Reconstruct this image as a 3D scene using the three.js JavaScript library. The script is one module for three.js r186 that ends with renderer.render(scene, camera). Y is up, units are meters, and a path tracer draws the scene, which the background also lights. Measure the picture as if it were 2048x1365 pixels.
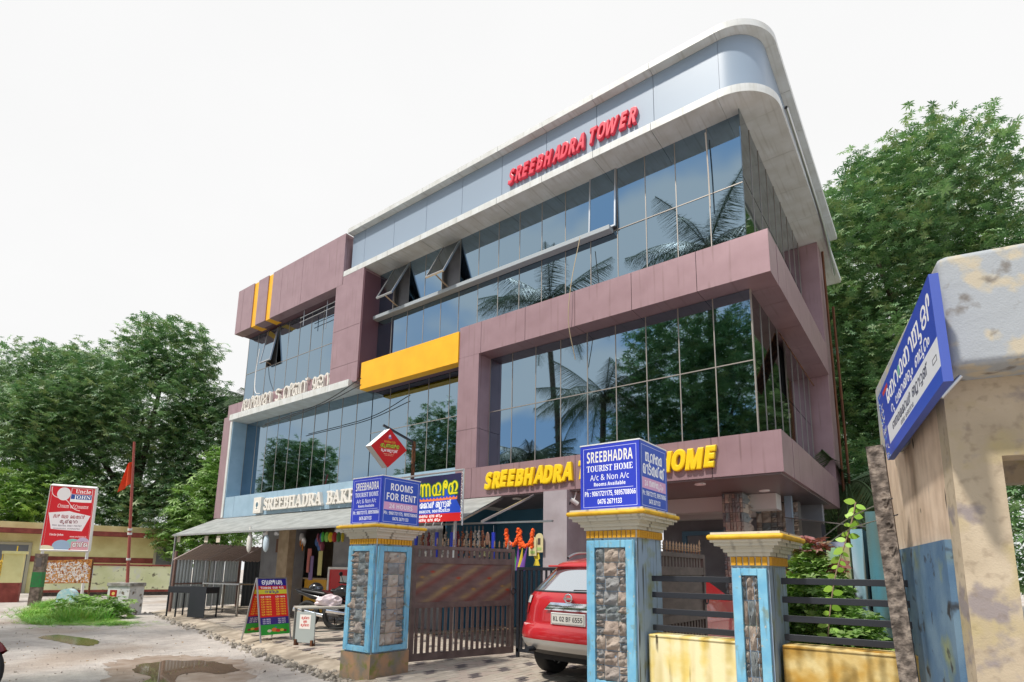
import * as THREE from 'three';
import { FontLoader } from 'three/addons/loaders/FontLoader.js';
import { TextGeometry } from 'three/addons/geometries/TextGeometry.js';
import { RoundedBoxGeometry } from 'three/addons/geometries/RoundedBoxGeometry.js';
import { mergeGeometries } from 'three/addons/utils/BufferGeometryUtils.js';
import { createNoise2D, createNoise3D } from 'simplex-noise';

// ---------------------------------------------------------------- camera, sky, sun, exposure
const scene = new THREE.Scene();
const FPX = 1125, PX = 1040, PY = 946, EYE = 1.32;          // focal length and principal point in photo pixels
const rot = (() => {                                         // world axes from the two horizontal vanishing points
  const d = (x, y) => new THREE.Vector3(x - PX, -(y - PY), -FPX).normalize();
  const vx = d(-500, 1120).negate(), vz = d(1886, 1155).negate();
  vz.addScaledVector(vx, -vz.dot(vx)).normalize();
  const vy = new THREE.Vector3().crossVectors(vz, vx);
  return new THREE.Matrix4().set(vx.x, vx.y, vx.z, 0, vy.x, vy.y, vy.z, 0, vz.x, vz.y, vz.z, 0, 0, 0, 0, 1);
})();
const camera = new THREE.PerspectiveCamera(2 * Math.atan(PY / FPX) * 180 / Math.PI, 2080 / 1892, 0.1, 600);
camera.position.set(0, EYE, 0);
camera.quaternion.setFromRotationMatrix(rot);
camera.setViewOffset(2080, 1892, 0, 0, 2048, 1365);          // rising lens, as in the photograph
camera.updateProjectionMatrix();

const rngMake = (seed) => () => { seed = (seed + 0x6d2b79f5) | 0; let t = Math.imul(seed ^ (seed >>> 15), 1 | seed); t = (t + Math.imul(t ^ (t >>> 7), 61 | t)) ^ t; return ((t ^ (t >>> 14)) >>> 0) / 4294967296; };
const rnd = rngMake(7);
const R = (a, b) => a + (b - a) * rnd();
const n2 = createNoise2D(rngMake(11)), n3 = createNoise3D(rngMake(12));
const sm = (a, b, x) => { const t = Math.min(1, Math.max(0, (x - a) / (b - a))); return t * t * (3 - 2 * t); };
const fbm3 = (x, y, z, o = 4) => { let s = 0, a = 0.5; for (let i = 0; i < o; i++) { s += a * n3(x, y, z); x *= 2.03; y *= 2.03; z *= 2.03; a *= 0.5; } return s; };
const fbm2 = (x, y, o = 4) => { let s = 0, a = 0.5; for (let i = 0; i < o; i++) { s += a * n2(x, y); x *= 2.03; y *= 2.03; a *= 0.5; } return s; };

const sky = (() => {
  const W = 1024, H = 512, data = new Float32Array(W * H * 4);
  for (let j = 0; j < H; j++) for (let i = 0; i < W; i++) {
    const th = ((j + 0.5) / H - 0.5) * Math.PI, ph = ((i + 0.5) / W - 0.5) * 2 * Math.PI;
    const y = Math.sin(th), x = Math.cos(th) * Math.cos(ph), z = Math.cos(th) * Math.sin(ph);
    const k = 1.6 / (Math.max(y, 0) + 0.25);
    const c = fbm3(x * k + 3, 0.4, z * k, 5);
    const gap = sm(-0.12, 0.22, -c) * sm(-0.35, 0.35, 0.587 * x + 0.79 * z) * sm(-0.02, 0.25, y);   // blue gaps on the sun's side, white haze opposite
    const white = 0.865 + 0.02 * c;
    const p = (j * W + i) * 4;
    data[p] = white * (1 - gap) + 0.42 * gap; data[p + 1] = white * (1 - gap) + 0.6 * gap; data[p + 2] = white * (1 - gap) + 0.84 * gap; data[p + 3] = 1;
  }
  const t = new THREE.DataTexture(data, W, H, THREE.RGBAFormat, THREE.FloatType);
  t.mapping = THREE.EquirectangularReflectionMapping; t.magFilter = t.minFilter = THREE.LinearFilter; t.wrapS = THREE.RepeatWrapping; t.needsUpdate = true;
  return t;
})();
scene.background = sky; scene.environment = sky;
const sun = new THREE.DirectionalLight(new THREE.Color(1, 0.945, 0.86), 3.8);
sun.position.set(-20, 66, 36); sun.target.position.set(-8, 0, -7);
sun.castShadow = true; sun.shadow.radius = 6; sun.shadow.mapSize.set(4096, 4096);
Object.assign(sun.shadow.camera, { left: -45, right: 45, top: 45, bottom: -45, near: 1, far: 160 });
scene.add(sun, sun.target);
const renderer = new THREE.WebGLRenderer({ antialias: true });
renderer.toneMapping = THREE.LinearToneMapping;
renderer.toneMappingExposure = 1.1;
renderer.shadowMap.enabled = true;

// ---------------------------------------------------------------- photo pixel -> world
const ray = (x, y) => new THREE.Vector3(x - PX, -(y - PY), -FPX).applyMatrix4(rot);   // length irrelevant
const hit = (x, y, axis, v) => { const r = ray(x, y), o = new THREE.Vector3(0, EYE, 0), t = (v - o[axis]) / r[axis]; return o.addScaledVector(r, t); };
const onX = (x, y, v) => hit(x, y, 'x', v), onY = (x, y, v = 0) => hit(x, y, 'y', v), onZ = (x, y, v) => hit(x, y, 'z', v);
const atD = (x, y, depth) => new THREE.Vector3(0, EYE, 0).addScaledVector(ray(x, y), depth / FPX);

// ---------------------------------------------------------------- builders
const taken = new Map(), bases = new Map();
const numbered = (n) => { const k = taken.get(n) || 0; taken.set(n, k + 1); return k ? n + '_' + String(k).padStart(3, '0') : n; };
function thing(name, label, category, pos = [0, 0, 0], turn = 0, group) {
  const g = new THREE.Group(); g.name = numbered(name); g.position.set(...pos); g.rotation.y = turn;
  g.userData = { label, category }; if (group) g.userData.group = group;
  scene.add(g); bases.set(g, g.position); return g;
}
function part(name, geo, mat, parent) { const m = new THREE.Mesh(geo, mat); m.name = name; m.castShadow = m.receiveShadow = true; parent.add(m); return m; }
function wpart(name, geo, mat, g) { const b = bases.get(g); return part(name, geo.clone().translate(-b.x, -b.y, -b.z), mat, g); }   // geometry in world coordinates
function struct(name, geo, mat) { const m = part(numbered(name), geo, mat, scene); m.userData.kind = 'structure'; return m; }
function single(name, label, category, geo, mat, pos = [0, 0, 0], turn = 0, group) { const m = part(numbered(name), geo, mat, scene); m.position.set(...pos); m.rotation.y = turn; m.userData = { label, category }; if (group) m.userData.group = group; return m; }
function metricUV(g) {                                       // box mapping, one unit per metre
  if (g.index) g = g.toNonIndexed();
  const p = g.attributes.position, uv = new Float32Array(p.count * 2), a = new THREE.Vector3(), b = new THREE.Vector3(), c = new THREE.Vector3(), n = new THREE.Vector3();
  for (let i = 0; i < p.count; i += 3) {
    a.fromBufferAttribute(p, i); b.fromBufferAttribute(p, i + 1); c.fromBufferAttribute(p, i + 2);
    n.crossVectors(b.clone().sub(a), c.clone().sub(a));
    const ax = Math.abs(n.x), ay = Math.abs(n.y), az = Math.abs(n.z);
    [a, b, c].forEach((v, k) => { const q = (i + k) * 2; if (ay >= ax && ay >= az) { uv[q] = v.x; uv[q + 1] = v.z; } else if (ax >= az) { uv[q] = v.z; uv[q + 1] = v.y; } else { uv[q] = v.x; uv[q + 1] = v.y; } });
  }
  g.setAttribute('uv', new THREE.BufferAttribute(uv, 2)); return g;
}
const B = (x0, x1, y0, y1, z0, z1) => metricUV(new THREE.BoxGeometry(Math.abs(x1 - x0), Math.abs(y1 - y0), Math.abs(z1 - z0)).translate((x0 + x1) / 2, (y0 + y1) / 2, (z0 + z1) / 2));
const RB = (x0, x1, y0, y1, z0, z1, r = 0.01) => metricUV(new RoundedBoxGeometry(Math.abs(x1 - x0), Math.abs(y1 - y0), Math.abs(z1 - z0), 1, r).translate((x0 + x1) / 2, (y0 + y1) / 2, (z0 + z1) / 2));
const V = (x, y, z) => new THREE.Vector3(x, y, z);
function bar(a, b, r, seg = 8, r2 = r) {
  const d = b.clone().sub(a), g = new THREE.CylinderGeometry(r2, r, d.length(), seg);
  g.applyQuaternion(new THREE.Quaternion().setFromUnitVectors(V(0, 1, 0), d.clone().normalize())); return g.translate((a.x + b.x) / 2, (a.y + b.y) / 2, (a.z + b.z) / 2);
}
function sqbar(a, b, w, h = w) {
  const d = b.clone().sub(a), g = new THREE.BoxGeometry(w, d.length(), h);
  g.applyQuaternion(new THREE.Quaternion().setFromUnitVectors(V(0, 1, 0), d.clone().normalize())); return metricUV(g.translate((a.x + b.x) / 2, (a.y + b.y) / 2, (a.z + b.z) / 2));
}
const tube = (pts, r, n = 24, seg = 6) => new THREE.TubeGeometry(new THREE.CatmullRomCurve3(pts), n, r, seg);
const merge = (list) => mergeGeometries(list.map((g) => { const q = g.index ? g.toNonIndexed() : g; for (const k of Object.keys(q.attributes)) if (!['position', 'normal', 'uv'].includes(k)) q.deleteAttribute(k); return q; }));
function quad(a, b, c, d) {                                  // corners bottom-left, bottom-right, top-right, top-left
  const g = new THREE.BufferGeometry();
  g.setAttribute('position', new THREE.Float32BufferAttribute([a, b, c, a, c, d].flatMap((v) => [v.x, v.y, v.z]), 3));
  g.setAttribute('uv', new THREE.Float32BufferAttribute([0, 0, 1, 0, 1, 1, 0, 0, 1, 1, 0, 1], 2)); g.computeVertexNormals(); return g;
}

// ---------------------------------------------------------------- textures and materials
const C = (r, g, b) => new THREE.Color(r, g, b);
function tex(w, h, fn, repeatM = 1, srgb = true) {
  const d = new Uint8Array(w * h * 4);
  for (let j = 0; j < h; j++) for (let i = 0; i < w; i++) { const c = fn(i / w, j / h); for (let k = 0; k < 3; k++) d[(j * w + i) * 4 + k] = Math.max(0, Math.min(255, c[k] * 255)); d[(j * w + i) * 4 + 3] = 255; }
  const t = new THREE.DataTexture(d, w, h); t.magFilter = THREE.LinearFilter; t.minFilter = THREE.LinearMipmapLinearFilter; t.generateMipmaps = true; t.wrapS = t.wrapT = THREE.RepeatWrapping;
  if (srgb) t.colorSpace = THREE.SRGBColorSpace; t.repeat.set(1 / repeatM, 1 / repeatM); t.needsUpdate = true; return t;
}
const GC = Float32Array.from({ length: 1024 }, (_, i) => Math.cos(i / 1024 * 6.28318)), GS = Float32Array.from({ length: 1024 }, (_, i) => Math.sin(i / 1024 * 6.28318));
const perlin = (x, y, px, py, s) => {                       // gradient noise that repeats after px by py cells
  const x0 = Math.floor(x), y0 = Math.floor(y), fx = x - x0, fy = y - y0, w1 = (t) => t * t * t * (t * (t * 6 - 15) + 10);
  const g = (i, j) => { let h = Math.imul((((i % px) + px) % px) + 17, 374761393) ^ Math.imul((((j % py) + py) % py) + 31, 668265263) ^ Math.imul(Math.round(s * 97) + 7, 1442695041); h = Math.imul(h ^ (h >>> 13), 1274126177); h ^= h >>> 16; const a = h & 1023; return GC[a] * (x - i) + GS[a] * (y - j); };
  const u = w1(fx), v = w1(fy), a = g(x0, y0), b = g(x0 + 1, y0), c = g(x0, y0 + 1), d = g(x0 + 1, y0 + 1);
  return 2.3 * (a + (b - a) * u + (c + (d - c) * u - a - (b - a) * u) * v);
};
const tileN = (u, v, f, s = 0) => perlin(u * f, v * f, f, f, s), tileA = (u, v, f, g, s = 0) => perlin(u * f, v * g, f, g, s);   // tileA: stretched along v
const tileF = (u, v, f, s = 0, o = 4) => { let t = 0, a = 0.5; for (let i = 0; i < o; i++) { t += a * tileN(u, v, f, s + i * 5); f *= 2; a *= 0.5; } return t; };
const mix = (a, b, t) => a.map((x, i) => x + (b[i] - x) * t);
const cl = (t) => Math.min(1, Math.max(0, t));
const grainBump = tex(256, 256, (u, v) => { const k = 0.5 + 0.35 * tileF(u, v, 24, 3, 4); return [k, k, k]; }, 0.5, false);
const fineBump = tex(256, 256, (u, v) => { const k = 0.5 + 0.3 * tileF(u, v, 8, 9, 5) + 0.2 * (rnd() - 0.5); return [k, k, k]; }, 1, false);
const std = (o) => new THREE.MeshStandardMaterial(o);
const plain = (r, g, b, rough = 0.7, metal = 0, extra = {}) => std({ color: C(r, g, b), roughness: rough, metalness: metal, ...extra });
const mottled = (base, dark, scale, rough, bump = 0.004, amt = 1) => std({ map: tex(256, 256, (u, v) => { const k = cl(0.5 + amt * tileF(u, v, 5, base[0] * 50, 5) + 0.06 * (rnd() - 0.5)); return mix(dark, base, k); }, scale), roughness: rough, bumpMap: fineBump, bumpScale: bump });
const M = {
  pink: std({ map: tex(512, 512, (u, v) => { const k = cl(0.5 + 0.5 * tileF(u, v, 5, 36, 5) + 0.03 * (rnd() - 0.5)), s = cl(tileA(u, v, 40, 2, 63) * 1.2 - 0.35) * cl(0.5 + tileF(u, v, 4, 64, 3)); return mix(mix([0.60, 0.485, 0.505], [0.66, 0.545, 0.565], k), [0.51, 0.41, 0.415], s * 0.7); }, 2.2), roughness: 0.36, metalness: 0.3, bumpMap: fineBump, bumpScale: 0.0004 }),
  plum: plain(0.13, 0.06, 0.075, 0.45),  // darkened mauve: shade of undersides and reveals put into the colour
  white: std({ map: tex(512, 512, (u, v) => { const k = cl(0.5 + 0.6 * tileF(u, v, 5, 43, 5)), s = cl(tileA(u, v, 34, 2, 66) * 1.3 - 0.45); return mix(mix([0.78, 0.78, 0.76], [0.86, 0.87, 0.87], k), [0.62, 0.61, 0.57], s * 0.28); }, 1.7), roughness: 0.45, bumpMap: fineBump, bumpScale: 0.0005 }),
  fascia: plain(0.275, 0.345, 0.435, 0.42, 0),
  bluepanel: mottled([0.62, 0.725, 0.80], [0.55, 0.66, 0.735], 1.9, 0.4, 0.0004, 0.6),
  yellowpanel: mottled([0.985, 0.74, 0.10], [0.94, 0.67, 0.07], 2.4, 0.4, 0.0004, 0.5),
  glass: std({ color: C(0.25, 0.345, 0.425), roughness: 0.02, metalness: 1 }),
  glassdark: std({ color: C(0.19, 0.24, 0.28), roughness: 0.04, metalness: 1 }),
  mullion: plain(0.34, 0.31, 0.28, 0.4, 0.5),
  joint: plain(0.03, 0.03, 0.035, 0.8),
  core: plain(0.3, 0.3, 0.31, 0.8),
  greywall: mottled([0.60, 0.60, 0.62], [0.53, 0.53, 0.545], 2.3, 0.85, 0.003),
  beige: mottled([0.76, 0.68, 0.58], [0.68, 0.60, 0.50], 1.3, 0.85, 0.003),
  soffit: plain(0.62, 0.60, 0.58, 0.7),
  dark: plain(0.02, 0.022, 0.03, 0.6),
  black: plain(0.018, 0.018, 0.02, 0.35),
  blackmetal: plain(0.03, 0.033, 0.042, 0.4, 0.3),
  steel: plain(0.55, 0.56, 0.58, 0.3, 0.9),
  chrome: plain(0.85, 0.86, 0.88, 0.08, 1),
  rubber: plain(0.018, 0.018, 0.018, 0.75),
  rust: mottled([0.47, 0.30, 0.18], [0.28, 0.17, 0.11], 0.5, 0.9, 0.003),
  bark: mottled([0.42, 0.36, 0.31], [0.26, 0.22, 0.19], 0.6, 0.95, 0.02),
  palmbark: mottled([0.46, 0.41, 0.35], [0.30, 0.26, 0.22], 0.4, 0.95, 0.015),
  signwhite: plain(0.8, 0.8, 0.8, 0.5),
  letterwhite: plain(0.74, 0.70, 0.64, 0.5),
  letterred: plain(0.72, 0.05, 0.085, 0.35),
  letteryellow: plain(0.88, 0.60, 0.01, 0.35),
  skyblue: std({ map: tex(512, 512, (u, v) => { const k = cl(0.5 + 0.8 * tileF(u, v, 5, 22, 5)), d = cl(tileF(u, v, 9, 71, 6) * 2.6 - 1.0), s = cl(tileA(u, v, 26, 3, 73) * 1.4 - 0.5), ch = cl(tileF(u, v, 22, 74, 4) * 6 - 3.3); return mix(mix(mix(mix([0.42, 0.68, 0.82], [0.54, 0.77, 0.87], k), [0.50, 0.55, 0.50], d * 0.7), [0.40, 0.50, 0.52], s * 0.6), [0.72, 0.72, 0.68], ch); }, 0.8), roughness: 0.75, bumpMap: fineBump, bumpScale: 0.003 }),
  cornice: std({ map: tex(512, 512, (u, v) => { const s = cl(tileA(u, v, 14, 1, 4) * 0.8 + 0.5 * tileF(u, v, 6, 14, 4) - 0.25) * cl(0.75 + tileN(u, v, 9, 2)); return mix([0.82, 0.80, 0.74], [0.27, 0.25, 0.20], s); }, 1.0), roughness: 0.85, bumpMap: fineBump, bumpScale: 0.003 }),
  pillarblue: std({ map: tex(512, 512, (u, v) => { const s = cl(tileA(u, v, 22, 1, 8) * 1.5 - 0.35) * cl(0.7 + tileN(u, v, 6, 1)); const g = cl(tileF(u, v, 5, 31, 4) - 0.1); return mix(mix([0.60, 0.68, 0.76], [0.30, 0.32, 0.31], s), [0.55, 0.56, 0.36], g); }, 1.1), roughness: 0.85, bumpMap: fineBump, bumpScale: 0.002 }),
  plinth: std({ map: tex(256, 256, (u, v) => { const k = cl(0.5 + tileF(u, v, 4, 5, 5)), g = cl(tileF(u, v, 5, 15, 4) * 1.6 - 0.1); return mix(mix([0.50, 0.47, 0.42], [0.66, 0.52, 0.40], k), [0.46, 0.48, 0.24], g); }, 0.8), roughness: 0.9, bumpMap: fineBump, bumpScale: 0.006 }),
  dentil: mottled([0.92, 0.70, 0.16], [0.78, 0.54, 0.12], 0.3, 0.7, 0.002),
  lip: mottled([0.90, 0.72, 0.16], [0.80, 0.60, 0.09], 0.6, 0.6, 0.001),
  yellowwall: std({ map: tex(512, 512, (u, v) => { const s = cl(tileA(u, v, 16, 1, 6) * 1.5 - 0.05) * cl(0.65 + 1.1 * tileF(u, v, 4, 3, 4)), o = cl(0.05 + 0.8 * tileA(u, v, 11, 1, 16) + 0.5 * tileF(u, v, 6, 18, 5)), k = cl(tileA(u, v, 30, 2, 21) * 2 - 1.1); return mix(mix(mix([0.95, 0.90, 0.72], [0.86, 0.70, 0.20], o), [0.60, 0.47, 0.16], s * 0.55), [0.30, 0.26, 0.18], k * cl(0.3 + 1.5 * tileF(u, v, 6, 77, 4))); }, 1.5), roughness: 0.85, bumpMap: fineBump, bumpScale: 0.003 }),
  mosswall: std({ map: tex(512, 512, (u, v) => { const s = cl(0.15 + 0.8 * tileA(u, v, 18, 1, 46) + 0.5 * tileF(u, v, 7, 48, 5)), o = cl(tileF(u, v, 5, 53, 4) + 0.35); return mix(mix([0.88, 0.80, 0.58], [0.68, 0.47, 0.10], o), [0.30, 0.23, 0.08], s * 0.85); }, 1.5), roughness: 0.9, bumpMap: fineBump, bumpScale: 0.004 }),
};
const canvasTex = (w, h, draw) => { const c = document.createElement('canvas'); c.width = w; c.height = h; const x = c.getContext('2d'); draw(x, w, h); const t = new THREE.CanvasTexture(c); t.colorSpace = THREE.SRGBColorSpace; t.anisotropy = 8; return t; };
const printed = (w, h, draw, rough = 0.45) => std({ map: canvasTex(w, h, draw), roughness: rough });
// ---------------------------------------------------------------- lettering: a stroke alphabet for the Malayalam words
// strokes: A = arc (cx, cy, rx, ry, from, to degrees), L = line; y up, body height 1
const A = (cx, cy, rx, ry, a, b) => { const n = Math.max(6, Math.round(Math.abs(b - a) / 18)), p = []; for (let i = 0; i <= n; i++) { const t = (a + (b - a) * i / n) * Math.PI / 180; p.push([cx + rx * Math.cos(t), cy + ry * Math.sin(t)]); } return p; };
const L = (...q) => { const p = []; for (let i = 0; i < q.length; i += 2) p.push([q[i], q[i + 1]]); return p; };
const GL = {
  ra: [0.9, A(0.45, 0.46, 0.37, 0.52, -48, 228)],
  Ra: [1.0, [...A(0.5, 0.58, 0.4, 0.4, -0, 180), ...A(0.24, 0.2, 0.14, 0.2, 180, 380)], L(0.9, 0.58, 0.9, 0)],
  sha: [1.25, A(0.3, 0.3, 0.22, 0.28, 100, 400), [...A(0.32, 0.62, 0.24, 0.36, 200, 0), ...A(0.8, 0.35, 0.24, 0.34, 180, 360), ...L(1.04, 0.4, 1.04, 0.95)]],
  rakar: [0.35, [...A(0.25, 0.1, 0.17, 0.3, 270, 110), ...L(0.2, 0.5, 0.3, 1.0)]],
  ii: [0.55, [...L(0.12, 0, 0.12, 0.75), ...A(0.32, 0.78, 0.2, 0.3, 180, -60)], A(0.3, 0.72, 0.09, 0.12, 0, 330)],
  i: [0.45, [...L(0.08, 0, 0.08, 0.75), ...A(0.25, 0.8, 0.17, 0.3, 180, -50)]],
  bha: [1.2, A(0.3, 0.35, 0.22, 0.34, 90, 420), [...A(0.42, 0.66, 0.34, 0.34, 180, 0), ...L(0.76, 0.6, 0.76, 0.02, 1.12, 0.02, 1.12, 0.95)]],
  da: [0.85, A(0.42, 0.66, 0.33, 0.33, 200, -20), [...L(0.74, 0.55, 0.3, 0.42), ...A(0.42, 0.22, 0.3, 0.22, 140, 400)]],
  aa: [0.6, [...A(0.27, 0.62, 0.2, 0.36, 150, 0), ...L(0.47, 0.6, 0.47, 0.02)]],
  tta: [0.9, A(0.45, 0.76, 0.32, 0.22, 20, 270), A(0.38, 0.28, 0.38, 0.27, 90, -150)],
  uu: [0.4, A(0.05, -0.14, 0.2, 0.2, 90, -130), A(0.12, -0.1, 0.08, 0.08, 0, 330)],
  u: [0.25, A(0.0, -0.14, 0.17, 0.2, 100, -120)],
  sa: [1.2, A(0.3, 0.32, 0.22, 0.3, 110, 420), [...A(0.42, 0.62, 0.34, 0.36, 170, 0), ...L(0.76, 0.5, 0.76, 0.02)], [...A(0.94, 0.6, 0.18, 0.36, 180, 0), ...L(1.12, 0.5, 1.12, 0.02)]],
  tt2: [0.9, A(0.42, 0.62, 0.32, 0.36, 0, 180), L(0.1, 0.62, 0.1, 0), L(0.74, 0.62, 0.74, 0), A(0.24, -0.25, 0.15, 0.16, -30, 210), A(0.6, -0.25, 0.15, 0.16, -30, 210)],
  virama: [0.2, A(0.0, 1.15, 0.14, 0.12, 180, 370)],
  ha: [1.15, A(0.28, 0.35, 0.2, 0.33, 90, 430), [...A(0.55, 0.6, 0.4, 0.38, 170, 0), ...L(0.95, 0.5, 0.95, 0.02)], A(0.72, 0.25, 0.2, 0.22, 0, 300)],
  ee: [0.62, [...L(0.1, 0.05, 0.1, 0.5), ...A(0.32, 0.62, 0.22, 0.36, 180, 0), ...L(0.54, 0.5, 0.54, 0.04)], A(0.26, 0.2, 0.13, 0.18, 0, 330)],
  m: [0.5, A(0.22, 0.3, 0.17, 0.27, 0, 350)],
  ma: [1.05, [...L(0.1, 0.95, 0.1, 0.04, 0.55, 0.04, 0.55, 0.6), ...A(0.36, 0.6, 0.19, 0.34, 0, 180)], [...L(0.55, 0.95, 0.95, 0.95, 0.95, 0.02)]],
  ka: [1.15, A(0.3, 0.4, 0.22, 0.36, 60, 400), L(0.57, 0.0, 0.57, 0.95), A(0.82, 0.42, 0.26, 0.5, 150, -70)],
  kka: [1.5, A(0.28, 0.42, 0.2, 0.36, 60, 400), L(0.53, 0.0, 0.53, 0.95), A(0.78, 0.42, 0.22, 0.42, 180, -180), A(1.15, 0.42, 0.24, 0.5, 150, -90)],
  lla: [1.0, A(0.3, 0.4, 0.22, 0.38, 60, 400), [...A(0.68, 0.6, 0.22, 0.36, 180, 0), ...A(0.72, 0.3, 0.2, 0.3, 20, -120)]],
  va: [1.05, A(0.26, 0.35, 0.18, 0.32, 90, 430), [...A(0.45, 0.6, 0.36, 0.36, 170, 0), ...L(0.81, 0.5, 0.81, 0.03, 0.5, 0.03)]],
  ya: [1.1, A(0.28, 0.38, 0.2, 0.34, 110, 380), [...L(0.5, 0.9, 0.5, 0.2), ...A(0.72, 0.25, 0.22, 0.24, 180, 360), ...L(0.94, 0.3, 0.94, 0.95)]],
  nna: [1.5, A(0.22, 0.4, 0.15, 0.36, 60, 400), [...A(0.5, 0.6, 0.16, 0.36, 180, 0), ...L(0.66, 0.5, 0.66, 0.02)], [...A(0.84, 0.6, 0.18, 0.36, 180, 0), ...L(1.02, 0.5, 1.02, 0.02)], [...A(1.2, 0.6, 0.18, 0.36, 180, 0), ...L(1.38, 0.5, 1.38, 0.02)]],
  la: [1.0, A(0.28, 0.42, 0.2, 0.4, 70, 400), [...A(0.66, 0.58, 0.25, 0.38, 180, -60)], L(0.42, 0.05, 0.9, 0.05)],
  pa: [0.95, [...A(0.25, 0.62, 0.18, 0.34, 0, 200), ...L(0.1, 0.4, 0.1, 0.04, 0.85, 0.04, 0.85, 0.95)]],
  ta: [1.0, A(0.3, 0.42, 0.22, 0.38, 90, 420), A(0.66, 0.46, 0.26, 0.5, 170, -80), A(0.6, 0.18, 0.12, 0.15, 0, 330)],
  na: [1.0, A(0.26, 0.3, 0.18, 0.27, 100, 420), [...A(0.5, 0.58, 0.38, 0.38, 180, 0), ...L(0.88, 0.5, 0.88, 0.02)]],
  aaa: [1.3, A(0.26, 0.3, 0.18, 0.27, 100, 420), [...A(0.5, 0.58, 0.38, 0.38, 180, 0), ...L(0.88, 0.5, 0.88, 0.02)], [...A(1.04, 0.6, 0.17, 0.36, 180, 0), ...L(1.2, 0.5, 1.2, 0.02)]],
  zha: [1.0, [...A(0.46, 0.6, 0.36, 0.36, 200, 0), ...L(0.82, 0.5, 0.82, -0.25, 0.4, -0.3)], L(0.2, 0.05, 0.6, 0.05)],
  ri: [0.35, A(0.1, -0.12, 0.18, 0.18, 120, -180)],
  sp: [0.6],
};
const words = {
  tourist: 'rakar sha ii bha rakar da aa sp tta uu Ra i sa tt2 virama sp ee ha aa m',
  rooms: 'ma u Ra i ka lla', rent: 'va aa tta ka ya virama kka virama', hours: 'ma nna i kka uu Ra u m',
  paper: 'ee ka ra lla ka aa ma u da i', motto: 'ra u sp pa ta ra ta i na u m sp aaa pa u Ra m', stores: 'aaa ma la ta ta Ra ya i sp sa tt2 aa zha sa virama', place: 'ka ma la sp ha sa pa i Ra la',
  leela: 'ka ri nna la ii la', leelaEnd: 'nna la ii la', pooja: 'pa uu ja aa sa tt2 aa zha sa virama', lodge: 'la aa da virama ja', bakery: 'rakar sha ii sp bha rakar da sp ee ba kka Ra i', coolbar: 'ka uu la virama ba aa ra',
  line: 'pa ta ra ya ma u sp na la ka i ya sp va i la sp ta ra u m', item: 'ka aa la ra sp ma u tta', phone: 'ee pa aa na virama', shree: 'rakar sha ii bha rakar da',
};
GL.ja = [1.2, A(0.28, 0.32, 0.2, 0.3, 90, 430), [...A(0.55, 0.6, 0.36, 0.36, 170, 0), ...L(0.91, 0.4, 0.6, 0.2)], A(0.95, 0.25, 0.2, 0.22, 150, -120)];
GL.ba = [1.1, A(0.26, 0.35, 0.18, 0.32, 90, 430), [...A(0.5, 0.6, 0.4, 0.36, 170, 0), ...L(0.9, 0.5, 0.9, 0.03, 0.55, 0.03, 0.55, 0.5)]];
function strokesOf(word) { let x = 0; const out = []; for (const k of words[word].split(' ')) { const [w, ...s] = GL[k]; out.push(s.map((p) => p.map(([a, b]) => [a + x, b]))); x += w + 0.1; } return { glyphs: out, width: x - 0.1 }; }
function mal(ctx, word, x, y, h, maxW, color, weight = 0.17, align = 'center', outline) {   // (x, y) = baseline anchor
  const { glyphs, width } = strokesOf(word), s = Math.min(1, maxW / (width * h)), w = width * h * s, x0 = align === 'center' ? x - w / 2 : x;
  for (const [st, lw] of outline ? [[outline, weight * 2], [color, weight]] : [[color, weight]]) {
    ctx.strokeStyle = st; ctx.lineWidth = lw * h * Math.sqrt(s); ctx.lineCap = ctx.lineJoin = 'round';
    for (const g of glyphs) for (const p of g) { ctx.beginPath(); p.forEach(([a, b], i) => { const X = x0 + a * h * s, Y = y - b * h; i ? ctx.lineTo(X, Y) : ctx.moveTo(X, Y); }); ctx.stroke(); }
  }
}
function txt(ctx, s, x, y, px, maxW, color, font = 'bold', fam = 'sans-serif', align = 'center', stretch = 1) {   // fitted to maxW, height px, (x, y) baseline
  ctx.save(); ctx.font = font + ' ' + px + 'px ' + fam; ctx.fillStyle = color; const w = ctx.measureText(s).width, k = maxW ? maxW / w : stretch;
  ctx.translate(align === 'center' ? x - w * k / 2 : x, y); ctx.scale(k, 1); ctx.fillText(s, 0, 0); ctx.restore();
}
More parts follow.
